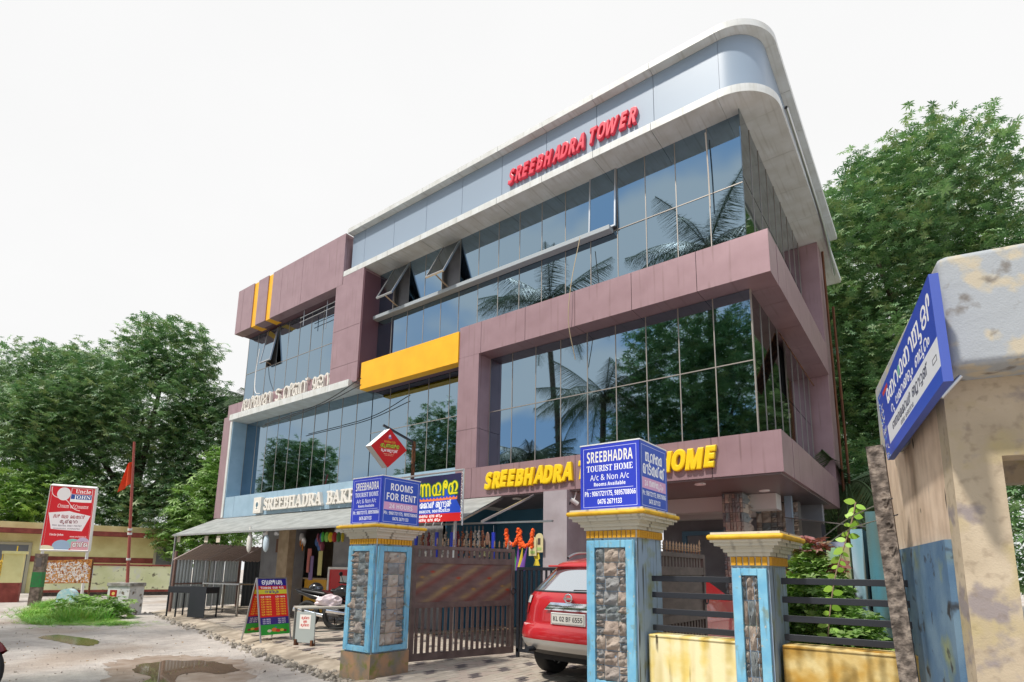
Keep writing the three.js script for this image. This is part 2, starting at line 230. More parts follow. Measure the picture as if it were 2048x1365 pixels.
function strokeSolid(pts, hw, depth) {                       // a raised stroke: ribbon of half width hw, extruded
  const Lp = [], Rp = [];
  for (let i = 0; i < pts.length; i++) {
    const a = pts[Math.max(0, i - 1)], b = pts[Math.min(pts.length - 1, i + 1)], l = Math.hypot(b[0] - a[0], b[1] - a[1]) || 1, nx = -(b[1] - a[1]) / l * hw, ny = (b[0] - a[0]) / l * hw;
    Lp.push(new THREE.Vector2(pts[i][0] + nx, pts[i][1] + ny)); Rp.unshift(new THREE.Vector2(pts[i][0] - nx, pts[i][1] - ny));
  }
  const pos = [], n = pts.length, Q = (a, b, c, d) => pos.push(...a, ...b, ...c, ...a, ...c, ...d);
  const P3 = (v, z) => [v.x, v.y, z];
  for (let i = 0; i < n - 1; i++) {
    const l0 = Lp[i], l1 = Lp[i + 1], r0 = Rp[n - 1 - i], r1 = Rp[n - 2 - i];
    Q(P3(r0, depth), P3(r1, depth), P3(l1, depth), P3(l0, depth));
    Q(P3(r1, 0), P3(r1, depth), P3(r0, depth), P3(r0, 0)); Q(P3(l0, 0), P3(l0, depth), P3(l1, depth), P3(l1, 0));
  }
  for (const [i, f] of [[0, 1], [n - 1, -1]]) { const l = Lp[i], r = Rp[n - 1 - i]; f > 0 ? Q(P3(l, 0), P3(r, 0), P3(r, depth), P3(l, depth)) : Q(P3(r, 0), P3(l, 0), P3(l, depth), P3(r, depth)); }
  const g = new THREE.BufferGeometry(); g.setAttribute('position', new THREE.Float32BufferAttribute(pos, 3)); g.computeVertexNormals();
  g.setAttribute('uv', new THREE.BufferAttribute(new Float32Array(pos.length / 3 * 2), 2)); return g;
}
const fontBold = await new FontLoader().loadAsync('fonts/droid/droid_sans_bold.typeface.json');
const fontSerif = await new FontLoader().loadAsync('fonts/droid/droid_serif_bold.typeface.json');
function letterRow(g, text, x0, x1, y, z, h, depth, mat, font, { shear = 0, bevel = 0.012, widths = 1, jitter = 0 } = {}) {   // each letter its own mesh, spread from x0 to x1
  const list = [...text].map((c) => { if (c === ' ') return { w: 0.75 * h * widths };
    const t = new TextGeometry(c, { font, size: h, depth, curveSegments: 4, bevelEnabled: bevel > 0, bevelThickness: bevel * 0.6, bevelSize: bevel, bevelSegments: 2 });
    t.scale(widths, 1, 1); if (shear) t.applyMatrix4(new THREE.Matrix4().makeShear(0, 0, shear, 0, 0, 0)); t.computeBoundingBox(); const b = t.boundingBox; t.translate(-b.min.x, -Math.min(0, b.min.y), 0); return { t, w: b.max.x - b.min.x }; });
  const total = list.reduce((s, l) => s + l.w, 0), gap = (x1 - x0 - total) / (list.length - 1), b = bases.get(g);
  let x = x0; for (const l of list) { if (l.t) { const m = part('letter', metricUV(l.t), mat, g); m.position.set(x - b.x, y - b.y + (jitter ? R(-jitter, jitter) : 0), z - b.z); } x += l.w + gap; }
}
// ---------------------------------------------------------------- ground, road, forecourt
const ROAD = -0.08;
const roadMat = std({ map: tex(1024, 1024, (u, v) => { const a = tileF(u, v, 5, 1, 6), b = tileF(u, v, 40, 2, 3), s = cl(tileF(u, v, 3, 44, 5) * 1.6 - 0.15), g = 0.06 * (rnd() - 0.5); const k = cl(0.55 + 0.5 * a + 0.28 * b); return mix(mix([0.58, 0.55, 0.53], [0.80, 0.77, 0.74], k), [0.58, 0.51, 0.45], s * 0.6).map((c) => c + g); }, 7), roughness: 0.9, bumpMap: tex(512, 512, (u, v) => { const k = 0.5 + 0.3 * tileF(u, v, 60, 4, 3) + 0.2 * tileF(u, v, 9, 8, 3) + 0.12 * (rnd() - 0.5); return [k, k, k]; }, 2, false), bumpScale: 0.02 });
struct('road', metricUV(new THREE.PlaneGeometry(500, 500).rotateX(-Math.PI / 2).translate(-10, ROAD, 0)), roadMat);
const edgePx = [[300, 1226], [350, 1245], [400, 1262], [450, 1281], [500, 1300], [550, 1318], [600, 1335], [650, 1350], [690, 1361]];
const edge = edgePx.map(([a, b]) => onY(a, b, ROAD)); edge.unshift(V(-19.6, ROAD, -7.6)); edge.push(V(-5.6, ROAD, -4.2), V(-4.6, ROAD, -3.75), V(-2.7, ROAD, -3.55));
const inner = edge.map((p, i) => V(p.x - 0.02, -0.012, p.z - 0.36));
const concreteMat = mottled([0.74, 0.69, 0.62], [0.56, 0.51, 0.45], 1.6, 0.9, 0.006);
{
  const s = new THREE.Shape(inner.map((p) => new THREE.Vector2(p.x, -p.z))); s.lineTo(-2.3, 16); s.lineTo(-21, 16);
  const pl = struct('forecourt_paving', metricUV(new THREE.ExtrudeGeometry(s, { depth: 0.2, bevelEnabled: false }).rotateX(-Math.PI / 2).translate(0, -0.212, 0)), concreteMat);
  const strip = []; for (let i = 0; i < edge.length - 1; i++) strip.push(quad(edge[i], edge[i + 1], inner[i + 1], inner[i]));
  part('sloping_edge', metricUV(merge(strip)), concreteMat, pl);
  // paving blocks: long side towards the building, dark pairs in a stepped pattern
  const inside = (x, z) => { for (let i = 0; i < inner.length - 1; i++) { const a = inner[i], b = inner[i + 1]; if (x >= a.x && x < b.x) return z < a.z + (b.z - a.z) * (x - a.x) / (b.x - a.x) - 0.06; } return false; };
  const cream = [[0.47, 0.41, 0.34], [0.51, 0.45, 0.38], [0.42, 0.37, 0.31], [0.47, 0.39, 0.33]].map((c) => std({ color: C(...c), roughness: 0.85, bumpMap: fineBump, bumpScale: 0.004 }));
  const darks = [[0.13, 0.11, 0.11], [0.17, 0.15, 0.14]].map((c) => std({ color: C(...c), roughness: 0.85, bumpMap: fineBump, bumpScale: 0.004 }));
  const all = [];
  for (let c = 0; c < 180; c++) for (let r = 0; r < 30; r++) {
    const x = -20 + c * 0.1 + 0.05, z = -9.15 + r * 0.2 + (c % 2) * 0.1;
    if (!inside(x, z + 0.1) || (x < -5.7 && x > -6.4 && z > -5.4)) continue;
    const dark = (c % 6 < 2) && ((r + Math.floor(c / 6)) % 3 === 0);
    all.push({ x, z, dark, d: Math.hypot(x + 3.5, z + 1.5), v: Math.floor(rnd() * 4), h: R(-0.003, 0.002) });
  }
  all.sort((a, b) => a.d - b.d);
  const pg = metricUV(new RoundedBoxGeometry(0.094, 0.03, 0.194, 1, 0.006)), rest = cream.map(() => []), restD = [];
  all.forEach((o, i) => {
    const mt = o.dark ? darks[o.v % 2] : cream[o.v];
    if (i < 290) { const m = part('paver', pg, mt, pl); m.position.set(o.x, -0.014 + o.h, o.z); }
    else { const g = new THREE.BoxGeometry(0.094, 0.03, 0.194).translate(o.x, -0.014 + o.h, o.z); (o.dark ? restD : rest[o.v]).push(g); }
  });
  rest.forEach((l, i) => { const m = part('paver_field', metricUV(merge(l)), cream[i], pl); m.userData.kind = 'stuff'; });
  part('dark_paver_field', metricUV(merge(restD)), darks[0], pl).userData.kind = 'stuff';
}
{ // loose stones and crumbled concrete along the edge of the forecourt
  const im = new THREE.InstancedMesh(new THREE.IcosahedronGeometry(0.034, 0), std({ color: C(0.34, 0.30, 0.25), roughness: 0.95, bumpMap: fineBump, bumpScale: 0.01 }), 900), m4 = new THREE.Matrix4(), q = new THREE.Quaternion();
  for (let i = 0; i < 900; i++) { const k = Math.floor(R(1, edge.length - 2)), t = rnd(), p = edge[k].clone().lerp(edge[k + 1], t), s = R(0.2, 1.35) ** 2; q.setFromEuler(new THREE.Euler(R(0, 6), R(0, 6), R(0, 6))); m4.compose(V(p.x + R(-0.1, 0.1), ROAD + 0.008, p.z + 0.2 * (rnd() + rnd() - 1) + 0.03), q, V(s, s * 0.6, s * 0.9)); im.setMatrixAt(i, m4); im.setColorAt(i, C(1, 1, 1).multiplyScalar(R(0.5, 1.5))); }
  im.name = 'rubble'; im.castShadow = im.receiveShadow = true; im.userData = { label: 'broken stones and crumbs along the paved forecourt edge', category: 'rubble', kind: 'stuff' }; scene.add(im);
}
{ // grit, dead leaves and crumbs scattered over the road
  const N = 1600, im = new THREE.InstancedMesh(new THREE.TetrahedronGeometry(0.02, 0), std({ color: C(1, 1, 1), roughness: 0.95 }), N), m4 = new THREE.Matrix4(), q = new THREE.Quaternion();
  for (let i = 0; i < N; i++) { const x = -4 - 17 * rnd() ** 1.3, z = R(-4.4, 0.5) - (x + 4) * -0.12, s = R(0.2, 1.1) ** 2 * (rnd() < 0.03 ? 1.6 : 0.8); q.setFromEuler(new THREE.Euler(R(0, 6), R(0, 6), R(0, 6))); m4.compose(V(x, ROAD + 0.004, z), q, V(s * 1.6, s * 0.5, s)); im.setMatrixAt(i, m4); const k = rnd(); im.setColorAt(i, k < 0.5 ? C(0.42, 0.38, 0.33) : k < 0.8 ? C(0.22, 0.19, 0.16) : C(0.30, 0.20, 0.09)); }
  im.name = 'road_grit'; im.castShadow = im.receiveShadow = true; im.userData = { label: 'grit and dead leaf crumbs scattered on the road', category: 'grit', kind: 'stuff' }; scene.add(im);
}
function blob(pts, y, amp, seed, fine = 60) {                 // irregular flat patch through world points
  const c = new THREE.CatmullRomCurve3(pts, true), s = new THREE.Shape(); const p = c.getPoints(fine * 3), mid = pts.reduce((a, b) => a.add(b), V(0, 0, 0)).multiplyScalar(1 / pts.length);
  p.forEach((v, i) => { const k = 1 + amp * fbm2(i * 0.11 + seed, seed, 3); const x = mid.x + (v.x - mid.x) * k, z = mid.z + (v.z - mid.z) * k; i ? s.lineTo(x, -z) : s.moveTo(x, -z); });
  return metricUV(new THREE.ShapeGeometry(s).rotateX(-Math.PI / 2).translate(0, y, 0));
}
const px2 = (list, y = ROAD) => list.map(([a, b]) => onY(a, b, y));
const water = std({ color: C(0.19, 0.135, 0.095), roughness: 0.03, metalness: 0 });
const silt = mottled([0.62, 0.56, 0.51], [0.54, 0.47, 0.41], 1.1, 0.7, 0.004);
struct('wet_road', blob(px2([[230, 1322], [360, 1312], [470, 1320], [500, 1340], [470, 1390], [330, 1400], [230, 1385], [215, 1345]]), ROAD + 0.003, 0.2, 3), silt);
struct('puddle', blob(px2([[265, 1345], [280, 1331], [330, 1323], [400, 1323], [455, 1330], [475, 1343], [440, 1350], [400, 1346], [365, 1350], [350, 1362], [352, 1385], [300, 1395], [280, 1370], [300, 1356]]), ROAD + 0.007, 0.1, 5), water);
struct('puddle', blob(px2([[78, 1275], [110, 1271], [150, 1275], [185, 1280], [197, 1286], [180, 1293], [150, 1291], [115, 1284]]), ROAD + 0.006, 0.1, 9), std({ color: C(0.13, 0.15, 0.05), roughness: 0.12 }));

// ---------------------------------------------------------------- the commercial building
const F = -8.85;
const bld = thing('commercial_building', 'three storey commercial building with mirrored blue glass, mauve bands and rounded white roof edge', 'building', [-10, 0, -9]);
const w = (n, g, m) => wpart(n, g, m, bld);
w('core_wall', B(-18.8, -2.35, 2.9, 10.7, -17, -9.62), M.core);
w('roof_slab', B(-18.8, -2.2, 10.5, 10.72, -17, -9.3), M.core);
const split = (a, b, list) => { const c = [a, ...list.filter((v) => v > Math.min(a, b) + 0.15 && v < Math.max(a, b) - 0.15), b].sort((p, q) => p - q); return c.slice(1).map((v, i) => [c[i], v]); };
const G = 0.005;                                             // half a panel joint
function panelsX(name, x0, x1, y0, y1, z0, z1, mat, joints) { for (const [a, b] of split(x0, x1, joints)) w(name, B(a + G, b - G, y0, y1, z0, z1), mat); w('joint_backing', B(x0 + 0.01, x1 - 0.01, y0 + 0.012, y1 - 0.012, z0 + 0.012, z1 - 0.012), M.joint); }
function panelsZ(name, z0, z1, y0, y1, x0, x1, mat, joints) { for (const [a, b] of split(z0, z1, joints)) w(name, B(x0, x1, y0, y1, a + G, b - G), mat); w('joint_backing', B(x0 + 0.012, x1 - 0.012, y0 + 0.012, y1 - 0.012, z0 + 0.01, z1 - 0.01), M.joint); }
// roof edge: cornice, fascia and ledge, carried round the corner
{
  const RX = -2.4, RR = 0.85, jx = [...Array(8)].map((_, i) => -3.64 - 1.238 * i), jz = [...Array(6)].map((_, i) => F - RR - 1.24 * (i + 1));
  const ringPart = (name, off, deep, y0, y1, mat, x0) => {
    for (const [a, b] of split(x0, RX, jx)) w(name, B(a + G, b - G, y0, y1, F - off - deep, F - off), mat);
    const s = new THREE.Shape(), r1 = RR - off, r0 = Math.max(0.02, RR - off - deep); s.absarc(0, 0, r1, 0, Math.PI / 2, false); s.absarc(0, 0, r0, Math.PI / 2, 0, true);
    w(name, metricUV(new THREE.ExtrudeGeometry(s, { depth: y1 - y0, bevelEnabled: false, curveSegments: 20 }).rotateX(Math.PI / 2).translate(RX, y1, F - RR)), mat);
    for (const [a, b] of split(-17.2, F - RR, jz)) w(name, B(RX + RR - off - deep, RX + RR - off, y0, y1, a + G, b - G), mat);
  };
  ringPart('cornice_panel', 0, 0.34, 10.84, 10.97, M.white, -12.9);
  ringPart('fascia_panel', 0.185, 0.06, 9.66, 10.836, M.fascia, -12.86);
  ringPart('ledge_panel', 0, 0.62, 9.5, 9.655, M.white, -12.95);
  w('joint_backing', B(-12.8, RX, 9.52, 10.95, F - 0.33, F - 0.25), M.joint);
  w('joint_backing', B(RX + 0.5, RX + RR - 0.26, 9.52, 10.95, -17.1, F - RR), M.joint);
  w('eave_soffit', B(-12.6, -2.2, 9.53, 9.6, -9.7, F - 0.61), M.white);
  w('eave_soffit', B(-2.36, -1.9, 9.51, 9.6, -17, F - 0.6), M.white);
  w('gutter_pipe', tube([V(-1.5, 9.62, -9.9), V(-1.5, 9.55, -12), V(-1.52, 9.5, -14), V(-1.6, 9.3, -16.2)], 0.035, 24, 6), M.steel);
}
const pinkJ = [-2.9, -4.1, -5.3, -6.5, -7.7], sideJ = [-10.05, -11.25, -12.45, -13.65];
// mauve bands and piers
panelsX('cladding_panel', -8.34, -1.73, 6.02, 6.755, -9.4, F, M.pink, pinkJ);
panelsZ('cladding_panel', -14.6, -9.403, 6.02, 6.755, -2.3, -1.73, M.pink, sideJ);
panelsX('cladding_panel', -8.34, -1.73, 2.82, 3.462, -9.6, F, M.pink, [-2.78, -4.0, -5.3, -6.6, -7.86]);
panelsZ('cladding_panel', -14.6, -9.603, 2.82, 3.462, -2.3, -1.73, M.pink, sideJ);
for (const [a, b] of [[3.466, 4.33], [4.338, 6.016]]) w('cladding_panel', B(-8.34, -7.745, a, b, -9.5, F), M.pink);
for (const [a, b] of [[6.22, 6.78], [6.79, 7.86], [7.87, 9.266]]) w('cladding_panel', B(-13.24, -12.02, a, b, -9.5, F), M.pink);
w('shaded_reveal', B(-12.018, -11.98, 6.3, 9.4, -9.5, F - 0.02), M.plum);  // dark sheet over the pier flank, its shade painted in
// upper left box with yellow grooves
{
  const xs = [482, 503, 512, 532, 541, 560, 602, 697].map((p) => onZ(p, 640 - (p - 478) * 0.5, F).x), top = 10.87;
  const pairs = [[-19.03, xs[0]], [xs[0], xs[1]], [xs[2], xs[3]], [xs[4], xs[5]], [xs[5], xs[6]], [xs[6], -12.96]];
  for (const [a, b] of pairs) w('cladding_panel', B(a + G, b - G, 9.27, top, F - 0.3, F), M.pink);
  for (const [a, b] of [[xs[1], xs[2]], [xs[3], xs[4]]]) w('yellow_groove', B(a - 0.02, b + 0.02, 9.275, top - 0.01, F - 0.42, F - 0.03), M.yellowpanel);
  w('cladding_panel', B(-12.95, -12.02, 9.27, 9.495, -9.5, F - 0.004), M.pink);
  w('box_soffit', B(-19.0, -12.97, 9.28, top - 0.02, -9.62, F - 0.31), M.plum);  // underside of the mauve box, shade carried by the darker colour
}
// name parapet, white ledge and frame of the bakery bay
panelsX('cladding_panel', -19.1, -13.245, 6.275, 6.74, -9.5, F - 0.1, M.pink, [-18.5, -16.9, -15.7, -14.5]);
panelsX('ledge_panel', -18.5, -12.2, 6.08, 6.27, -9.5, F + 0.12, M.white, [-17.9, -16.7, -15.5, -14.3, -13.1]);
w('cladding_panel', B(-19.1, -18.625, 2.87, 6.272, -9.6, F), M.pink);
w('white_trim', B(-18.62, -18.5, 2.872, 6.076, -9.6, F + 0.012), M.white);
w('reveal_panel', B(-18.498, -18.46, 3.5, 6.07, -9.55, F - 0.01), M.bluepanel);
panelsX('sign_band', -18.5, -8.345, 2.86, 3.53, -9.6, F - 0.02, M.bluepanel, [-17.9, -15.4, -12.9, -10.6]);
// yellow beam
w('yellow_beam', RB(-11.82, -8.345, 5.93, 6.67, F - 0.2, F + 0.03, 0.008), M.yellowpanel);
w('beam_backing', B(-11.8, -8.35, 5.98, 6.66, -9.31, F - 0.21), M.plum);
// glazing
const paneMat = [M.glass, M.glass, M.glassdark];
function glazing(x0, x1, n, rows, z, skip = () => false, mat = M.glass) {
  const dx = (x1 - x0) / n;
  for (let i = 0; i < n; i++) for (let r = 0; r < rows.length - 1; r++) {
    if (skip(i, r)) continue;
    const ww = dx - 0.012, hh = rows[r + 1] - rows[r] - 0.012, g = new THREE.BoxGeometry(ww, hh, 0.012); g.rotateX(R(-0.004, 0.004)).rotateY(R(-0.005, 0.005)).translate(x0 + (i + 0.5) * dx, (rows[r] + rows[r + 1]) / 2, z);
    w('glass_pane', g, mat);
  }
  for (let i = 0; i <= n; i++) w('mullion', B(x0 + i * dx - 0.009, x0 + i * dx + 0.009, rows[0], rows[rows.length - 1], z - 0.05, z + 0.012), M.mullion);
  for (let r = 1; r < rows.length - 1; r++) w('transom', B(x0, x1, rows[r] - 0.009, rows[r] + 0.009, z - 0.05, z + 0.014), M.mullion);
}
function sash(x0, x1, yTop, h, z, deg, mat = M.glassdark) {   // top hung window, swung out
  const s = new THREE.Group(); s.name = 'open_sash'; const b = bases.get(bld); s.position.set((x0 + x1) / 2 - b.x, yTop - b.y, z + 0.03 - b.z); s.rotation.x = -deg * Math.PI / 180; bld.add(s);
  part('pane', B((x0 - x1) / 2 + 0.02, (x1 - x0) / 2 - 0.02, -h + 0.02, 0, -0.006, 0.006), mat, s);
  part('frame', merge([B((x0 - x1) / 2, (x0 - x1) / 2 + 0.03, -h, 0, -0.025, 0.02), B((x1 - x0) / 2 - 0.03, (x1 - x0) / 2, -h, 0, -0.025, 0.02), B((x0 - x1) / 2 + 0.03, (x1 - x0) / 2 - 0.03, -h, -h + 0.035, -0.025, 0.02)]), M.steel, s);
  const e = V((x1 + x0) / 2, yTop - h * Math.cos(s.rotation.x), z + 0.03 + h * Math.sin(-s.rotation.x));
  w('stay_arm', sqbar(V(e.x, e.y + 0.02, e.z - 0.02), V(e.x, yTop - h - 0.02, z), 0.03, 0.02), M.beige);
}
const G3 = -9.42, G2 = -9.26, GBZ = -9.33;
{
  const dx = 0.6156, col = (x) => Math.floor((x + 12.02) / dx);
  const open = new Set([col(-11.35), col(-9.5), col(-5.0)]);
  glazing(-12.02, -2.17, 16, [5.9, 8.13, 9.52], G3, (i, r) => r === 1 && open.has(i));
  for (const i of open) { const a = -12.02 + i * dx; w('room_recess', B(a, a + dx, 8.15, 9.5, G3 - 0.19, G3 - 0.17), M.greywall); i === col(-5.0) ? sash(a, a + dx, 9.5, 1.33, G3, 2.5, M.glass) : sash(a, a + dx, 9.45, 1.2, G3, 27); }
  w('window_ledge', RB(-12.2, -4.72, 8.08, 8.18, G3 + 0.013, G3 + 0.2, 0.01), plain(0.36, 0.40, 0.43, 0.5));
  glazing(-7.74, -2.15, 9, [3.46, 4.77, 6.02], G2);
  glazing(-18.46, -11.9, 10, [3.53, 6.08], GBZ);
  glazing(-11.9, -8.35, 5, [3.53, 4.87, 6.08], GBZ);
  glazing(-18.95, -13.24, 9, [6.7, 7.93, 9.27], -9.36, (i, r) => r === 1 && i === 2);
  sash(-18.95 + 2 * 0.634, -18.95 + 3 * 0.634, 9.2, 1.2, -9.36, 9, M.glass);
  // left flank glass, seen edge on
  for (let k = 0; k < 3; k++) w('glass_pane', B(-18.97, -18.955, 6.7, 9.27, -9.37 - (k + 1) * 0.7, -9.38 - k * 0.7), M.glassdark);
  // right flank
  for (let k = 0; k < 8; k++) {
    const z1 = -9.28 - k * 0.64, z0 = z1 - 0.632;
    for (const [a, b] of [[3.46, 4.77], [4.78, 6.02], [6.76, 8.13], [8.14, 9.5]]) { if (k === 3 && a === 4.78) continue; const g = B(-2.17, -2.155, a + 0.006, b - 0.006, z0 + 0.006, z1 - 0.006); w('glass_pane', g, M.glassdark); }
    w('mullion', B(-2.172, -2.145, 3.46, 9.5, z0 - 0.004, z0 + 0.004), M.mullion);
  }
  { const s = B(-0.01, 0.01, -1.1, 0, -0.3, 0.3); s.rotateZ(0.42).translate(-2.12, 5.95, -11.5); w('open_sash', s, M.rust); }
  w('end_pier', B(-2.3, -1.76, 3.47, 9.49, -15.6, -14.61), M.pink);
  // grille on the upper left window
  w('window_grille', merge([bar(V(-15.4, 9.0, -9.1), V(-13.3, 9.05, -9.1), 0.012), bar(V(-15.4, 8.85, -9.1), V(-13.3, 8.9, -9.1), 0.012), bar(V(-15.2, 8.7, -9.1), V(-15.2, 9.2, -9.1), 0.012), bar(V(-14.0, 8.3, -9.1), V(-14.0, 9.2, -9.1), 0.012)]), M.steel);
}
// ground floor: bakery front, pooja shop, porch
w('shop_wall', B(-16.6, -14.78, 0, 2.86, -9.5, -9.2), M.greywall);
w('shop_wall', B(-13.0, -8.9, 0, 2.86, -9.5, -9.2), M.greywall);
w('shop_column', B(-15.32, -14.8, 0, 2.86, -9.19, -8.98), M.beige);
w('shop_lintel', B(-14.78, -13.0, 2.45, 2.86, -9.5, -9.2), M.greywall);
w('shop_back_wall', B(-16.6, -12.4, 0, 2.86, -11.3, -11.2), M.beige);
w('shop_side_wall', B(-16.6, -16.5, 0, 2.86, -11.2, -9.5), M.greywall);
w('shop_side_wall', B(-12.5, -12.4, 0, 2.86, -11.2, -9.5), M.greywall);
w('shop_floor', B(-16.5, -2.4, -0.02, 0.012, -13, -9.2), concreteMat);
w('upper_floor_slab', B(-18.8, -8.4, 2.87, 3.0, -17, -9.62), M.soffit);
const poojaBlue = plain(0.06, 0.20, 0.32, 0.6);
w('pooja_back_wall', B(-8.9, -5.95, 0, 2.8, -11.1, -11), poojaBlue);
w('pooja_side_wall', B(-8.98, -8.88, 0, 2.8, -11, -9.2), poojaBlue);
w('porch_wall', B(-5.94, -5.42, 0, 2.81, -12.9, -8.75), mottled([0.66, 0.63, 0.65], [0.60, 0.565, 0.58], 2.3, 0.85, 0.003));
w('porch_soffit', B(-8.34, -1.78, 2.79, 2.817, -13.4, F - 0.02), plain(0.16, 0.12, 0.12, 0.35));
for (const [x, z] of [[-6.9, -9.2], [-3.1, -9.2], [-4.9, -9.25], [-2.4, -10.5]]) w('downlight', new THREE.CylinderGeometry(0.09, 0.09, 0.02, 20).translate(x, 2.782, z), M.signwhite);
w('porch_beam', B(-5.4, -2.3, 2.5, 2.785, -11.3, -10.9), M.soffit);
w('porch_beam', B(-5.4, -2.3, 2.5, 2.785, -12.6, -12.3), M.soffit);
w('porch_back_wall', B(-5.4, -1.9, 0, 2.79, -13.4, -13.2), M.greywall);
w('porch_door_frame', merge([B(-4.9, -4.8, 0, 2.3, -13.19, -13.1), B(-3.6, -3.5, 0, 2.3, -13.19, -13.1), B(-4.8, -3.6, 2.2, 2.3, -13.19, -13.1)]), plain(0.12, 0.25, 0.36, 0.5));
w('flank_post', B(-2.28, -2.16, 0, 2.815, -11.6, -11.48), plain(0.28, 0.36, 0.45, 0.5));

// stone facing: rows of rough blocks on a plane, each block a mesh
const stoneGeos = [...Array(6)].map((_, k) => {
  const g = new THREE.BoxGeometry(1, 1, 1, 5, 5, 1), p = g.attributes.position;
  for (let i = 0; i < p.count; i++) if (p.getZ(i) > 0) { const x = p.getX(i), y = p.getY(i), e = Math.max(Math.abs(x), Math.abs(y)) > 0.49 ? 0 : 1; p.setZ(i, 0.5 * (e ? 1 : 0.1) + e * (0.7 * n3(x * 2.2 + k * 7, y * 2.2, k) + 0.6 * n3(x * 5, y * 5 + k * 3, k))); }
  g.computeVertexNormals(); return g.toNonIndexed();
});
const stoneMats = [[0.46, 0.37, 0.31], [0.52, 0.43, 0.36], [0.33, 0.33, 0.33], [0.42, 0.36, 0.32], [0.56, 0.49, 0.42], [0.25, 0.28, 0.29]].map((c) => std({ color: C(...c), roughness: 0.85, bumpMap: fineBump, bumpScale: 0.012 }));
const mortar = plain(0.17, 0.16, 0.15, 0.9);
function stoneFacing(g, o, u, wd, ht, course, deep = 0.045) {   // o = lower left corner, u = unit direction to the right, outward = u x up
  const b = bases.get(g), n = u.clone().cross(V(0, 1, 0)), rows = Math.round(ht / course), rh = ht / rows, mx = new THREE.Matrix4().makeBasis(u, V(0, 1, 0), n);
  const put = (x, y, ww, hh) => { const m = part('stone', stoneGeos[Math.floor(rnd() * 6)], stoneMats[Math.floor(rnd() * 6)], g); m.quaternion.setFromRotationMatrix(mx); const c = o.clone().addScaledVector(u, x + ww / 2).addScaledVector(n, 0.002); m.position.set(c.x - b.x, o.y + y + hh / 2 - b.y, c.z - b.z); m.scale.set(ww - 0.008, hh - 0.008, deep * R(0.8, 1.25)); };
  for (let r = 0; r < rows; r++) {
    const y = r * rh, k = r % 2, big = R(0.42, 0.5) * wd, small = R(0.24, 0.3) * wd, x1 = k ? small : wd - small - big;
    put(x1, y, big, rh);
    const side = [[0, x1], [x1 + big, wd - x1 - big]];
    for (const [x, ww] of side) { if (ww < 0.02) continue; if (rnd() < 0.55 && rh > 0.09) { put(x, y, ww, rh / 2); put(x, y + rh / 2, ww, rh / 2); } else put(x, y, ww, rh); }
  }
}
{ // stone clad porch column and wall
  const col = thing('porch_column', 'square porch column faced with rough brown stone blocks', 'column', [-2.95, 0, -10.6]);
  wpart('core', B(-3.13, -2.77, 0, 2.78, -10.95, -10.45), mortar, col);
  for (const x of [-3.13, -2.95]) stoneFacing(col, V(x, 0.02, -10.45), V(1, 0, 0), 0.18, 2.74, 0.17);
  stoneFacing(col, V(-2.77, 0.02, -10.45), V(0, 0, -1), 0.5, 2.74, 0.17);
  const wl = thing('stone_wall', 'dark stone faced wall at the back of the porch', 'wall', [-2.5, 0, -12.4]);
  wpart('core', B(-3.0, -2.2, 0, 2.78, -12.6, -12.3), mortar, wl);
  for (let k = 0; k < 2; k++) stoneFacing(wl, V(-3.0 + k * 0.4, 0.02, -12.3), V(1, 0, 0), 0.4, 2.74, 0.19);
}

// ---------------------------------------------------------------- raised lettering on the building
{
  const a = thing('roof_sign', 'red raised italic capital letters on the grey roof fascia', 'sign', [-5.6, 9.9, -9.0]);
  letterRow(a, 'SREEBHADRA TOWER', -7.12, -3.95, 9.93, F - 0.175, 0.33, 0.07, M.letterred, fontBold, { shear: 0.22, widths: 0.6, bevel: 0.016, jitter: 0.01 });
  const b = thing('hotel_sign', 'yellow raised slanted capital letters on the lower mauve band', 'sign', [-5, 3, F]);
  letterRow(b, 'SREEBHADRA TOURIST HOME', -7.45, -2.68, 2.965, F + 0.012, 0.31, 0.05, M.letteryellow, fontBold, { shear: 0.16, widths: 0.74, bevel: 0.024, jitter: 0.012 });
  const c = thing('bakery_sign', 'off white raised capital letters with square tree emblem on pale blue band', 'sign', [-14, 3, F]);
  letterRow(c, 'SREEBHADRA BAKERY', -15.95, -11.1, 2.96, F - 0.015, 0.34, 0.09, M.letterwhite, fontSerif, { widths: 0.86, bevel: 0.014 });
  wpart('emblem_box', RB(-16.5, -16.08, 2.9, 3.38, F - 0.015, F + 0.09, 0.01), M.letterwhite, c);
  const e = onZ(513, 1013, F);
  const emblem = printed(128, 128, (x) => { x.fillStyle = '#efe9e0'; x.fillRect(0, 0, 128, 128); x.fillStyle = '#22566a'; for (let i = 0; i < 70; i++) { const t = i * 2.4, r = 4.6 * Math.sqrt(i); x.beginPath(); x.ellipse(64 + Math.cos(t) * r, 52 + Math.sin(t) * r * 0.85, 5, 3.4, t, 0, 7); x.fill(); } x.fillRect(58, 60, 12, 40); x.fillRect(36, 98, 56, 8); });
  wpart('emblem', quad(V(-16.4, 2.98, F + 0.093), V(-16.18, 2.98, F + 0.093), V(-16.18, 3.28, F + 0.093), V(-16.4, 3.28, F + 0.093)), emblem, c);
  const d = thing('lodging_sign', 'off white raised Malayalam letters standing on the white ledge', 'sign', [-15.6, 6.28, F]);
  const { glyphs, width } = strokesOf('tourist'), s = (18.02 - 13.12) / width, base = bases.get(d);
  for (const g of glyphs) { if (!g.length) continue; const m = part('letter', merge(g.map((p) => strokeSolid(p.map(([x, y]) => [x * s, y * 0.36]), 0.026, 0.09))), M.letterwhite, d); m.position.set(-18.02 - base.x, 6.36 - base.y, F - 0.1 - base.z); }
}
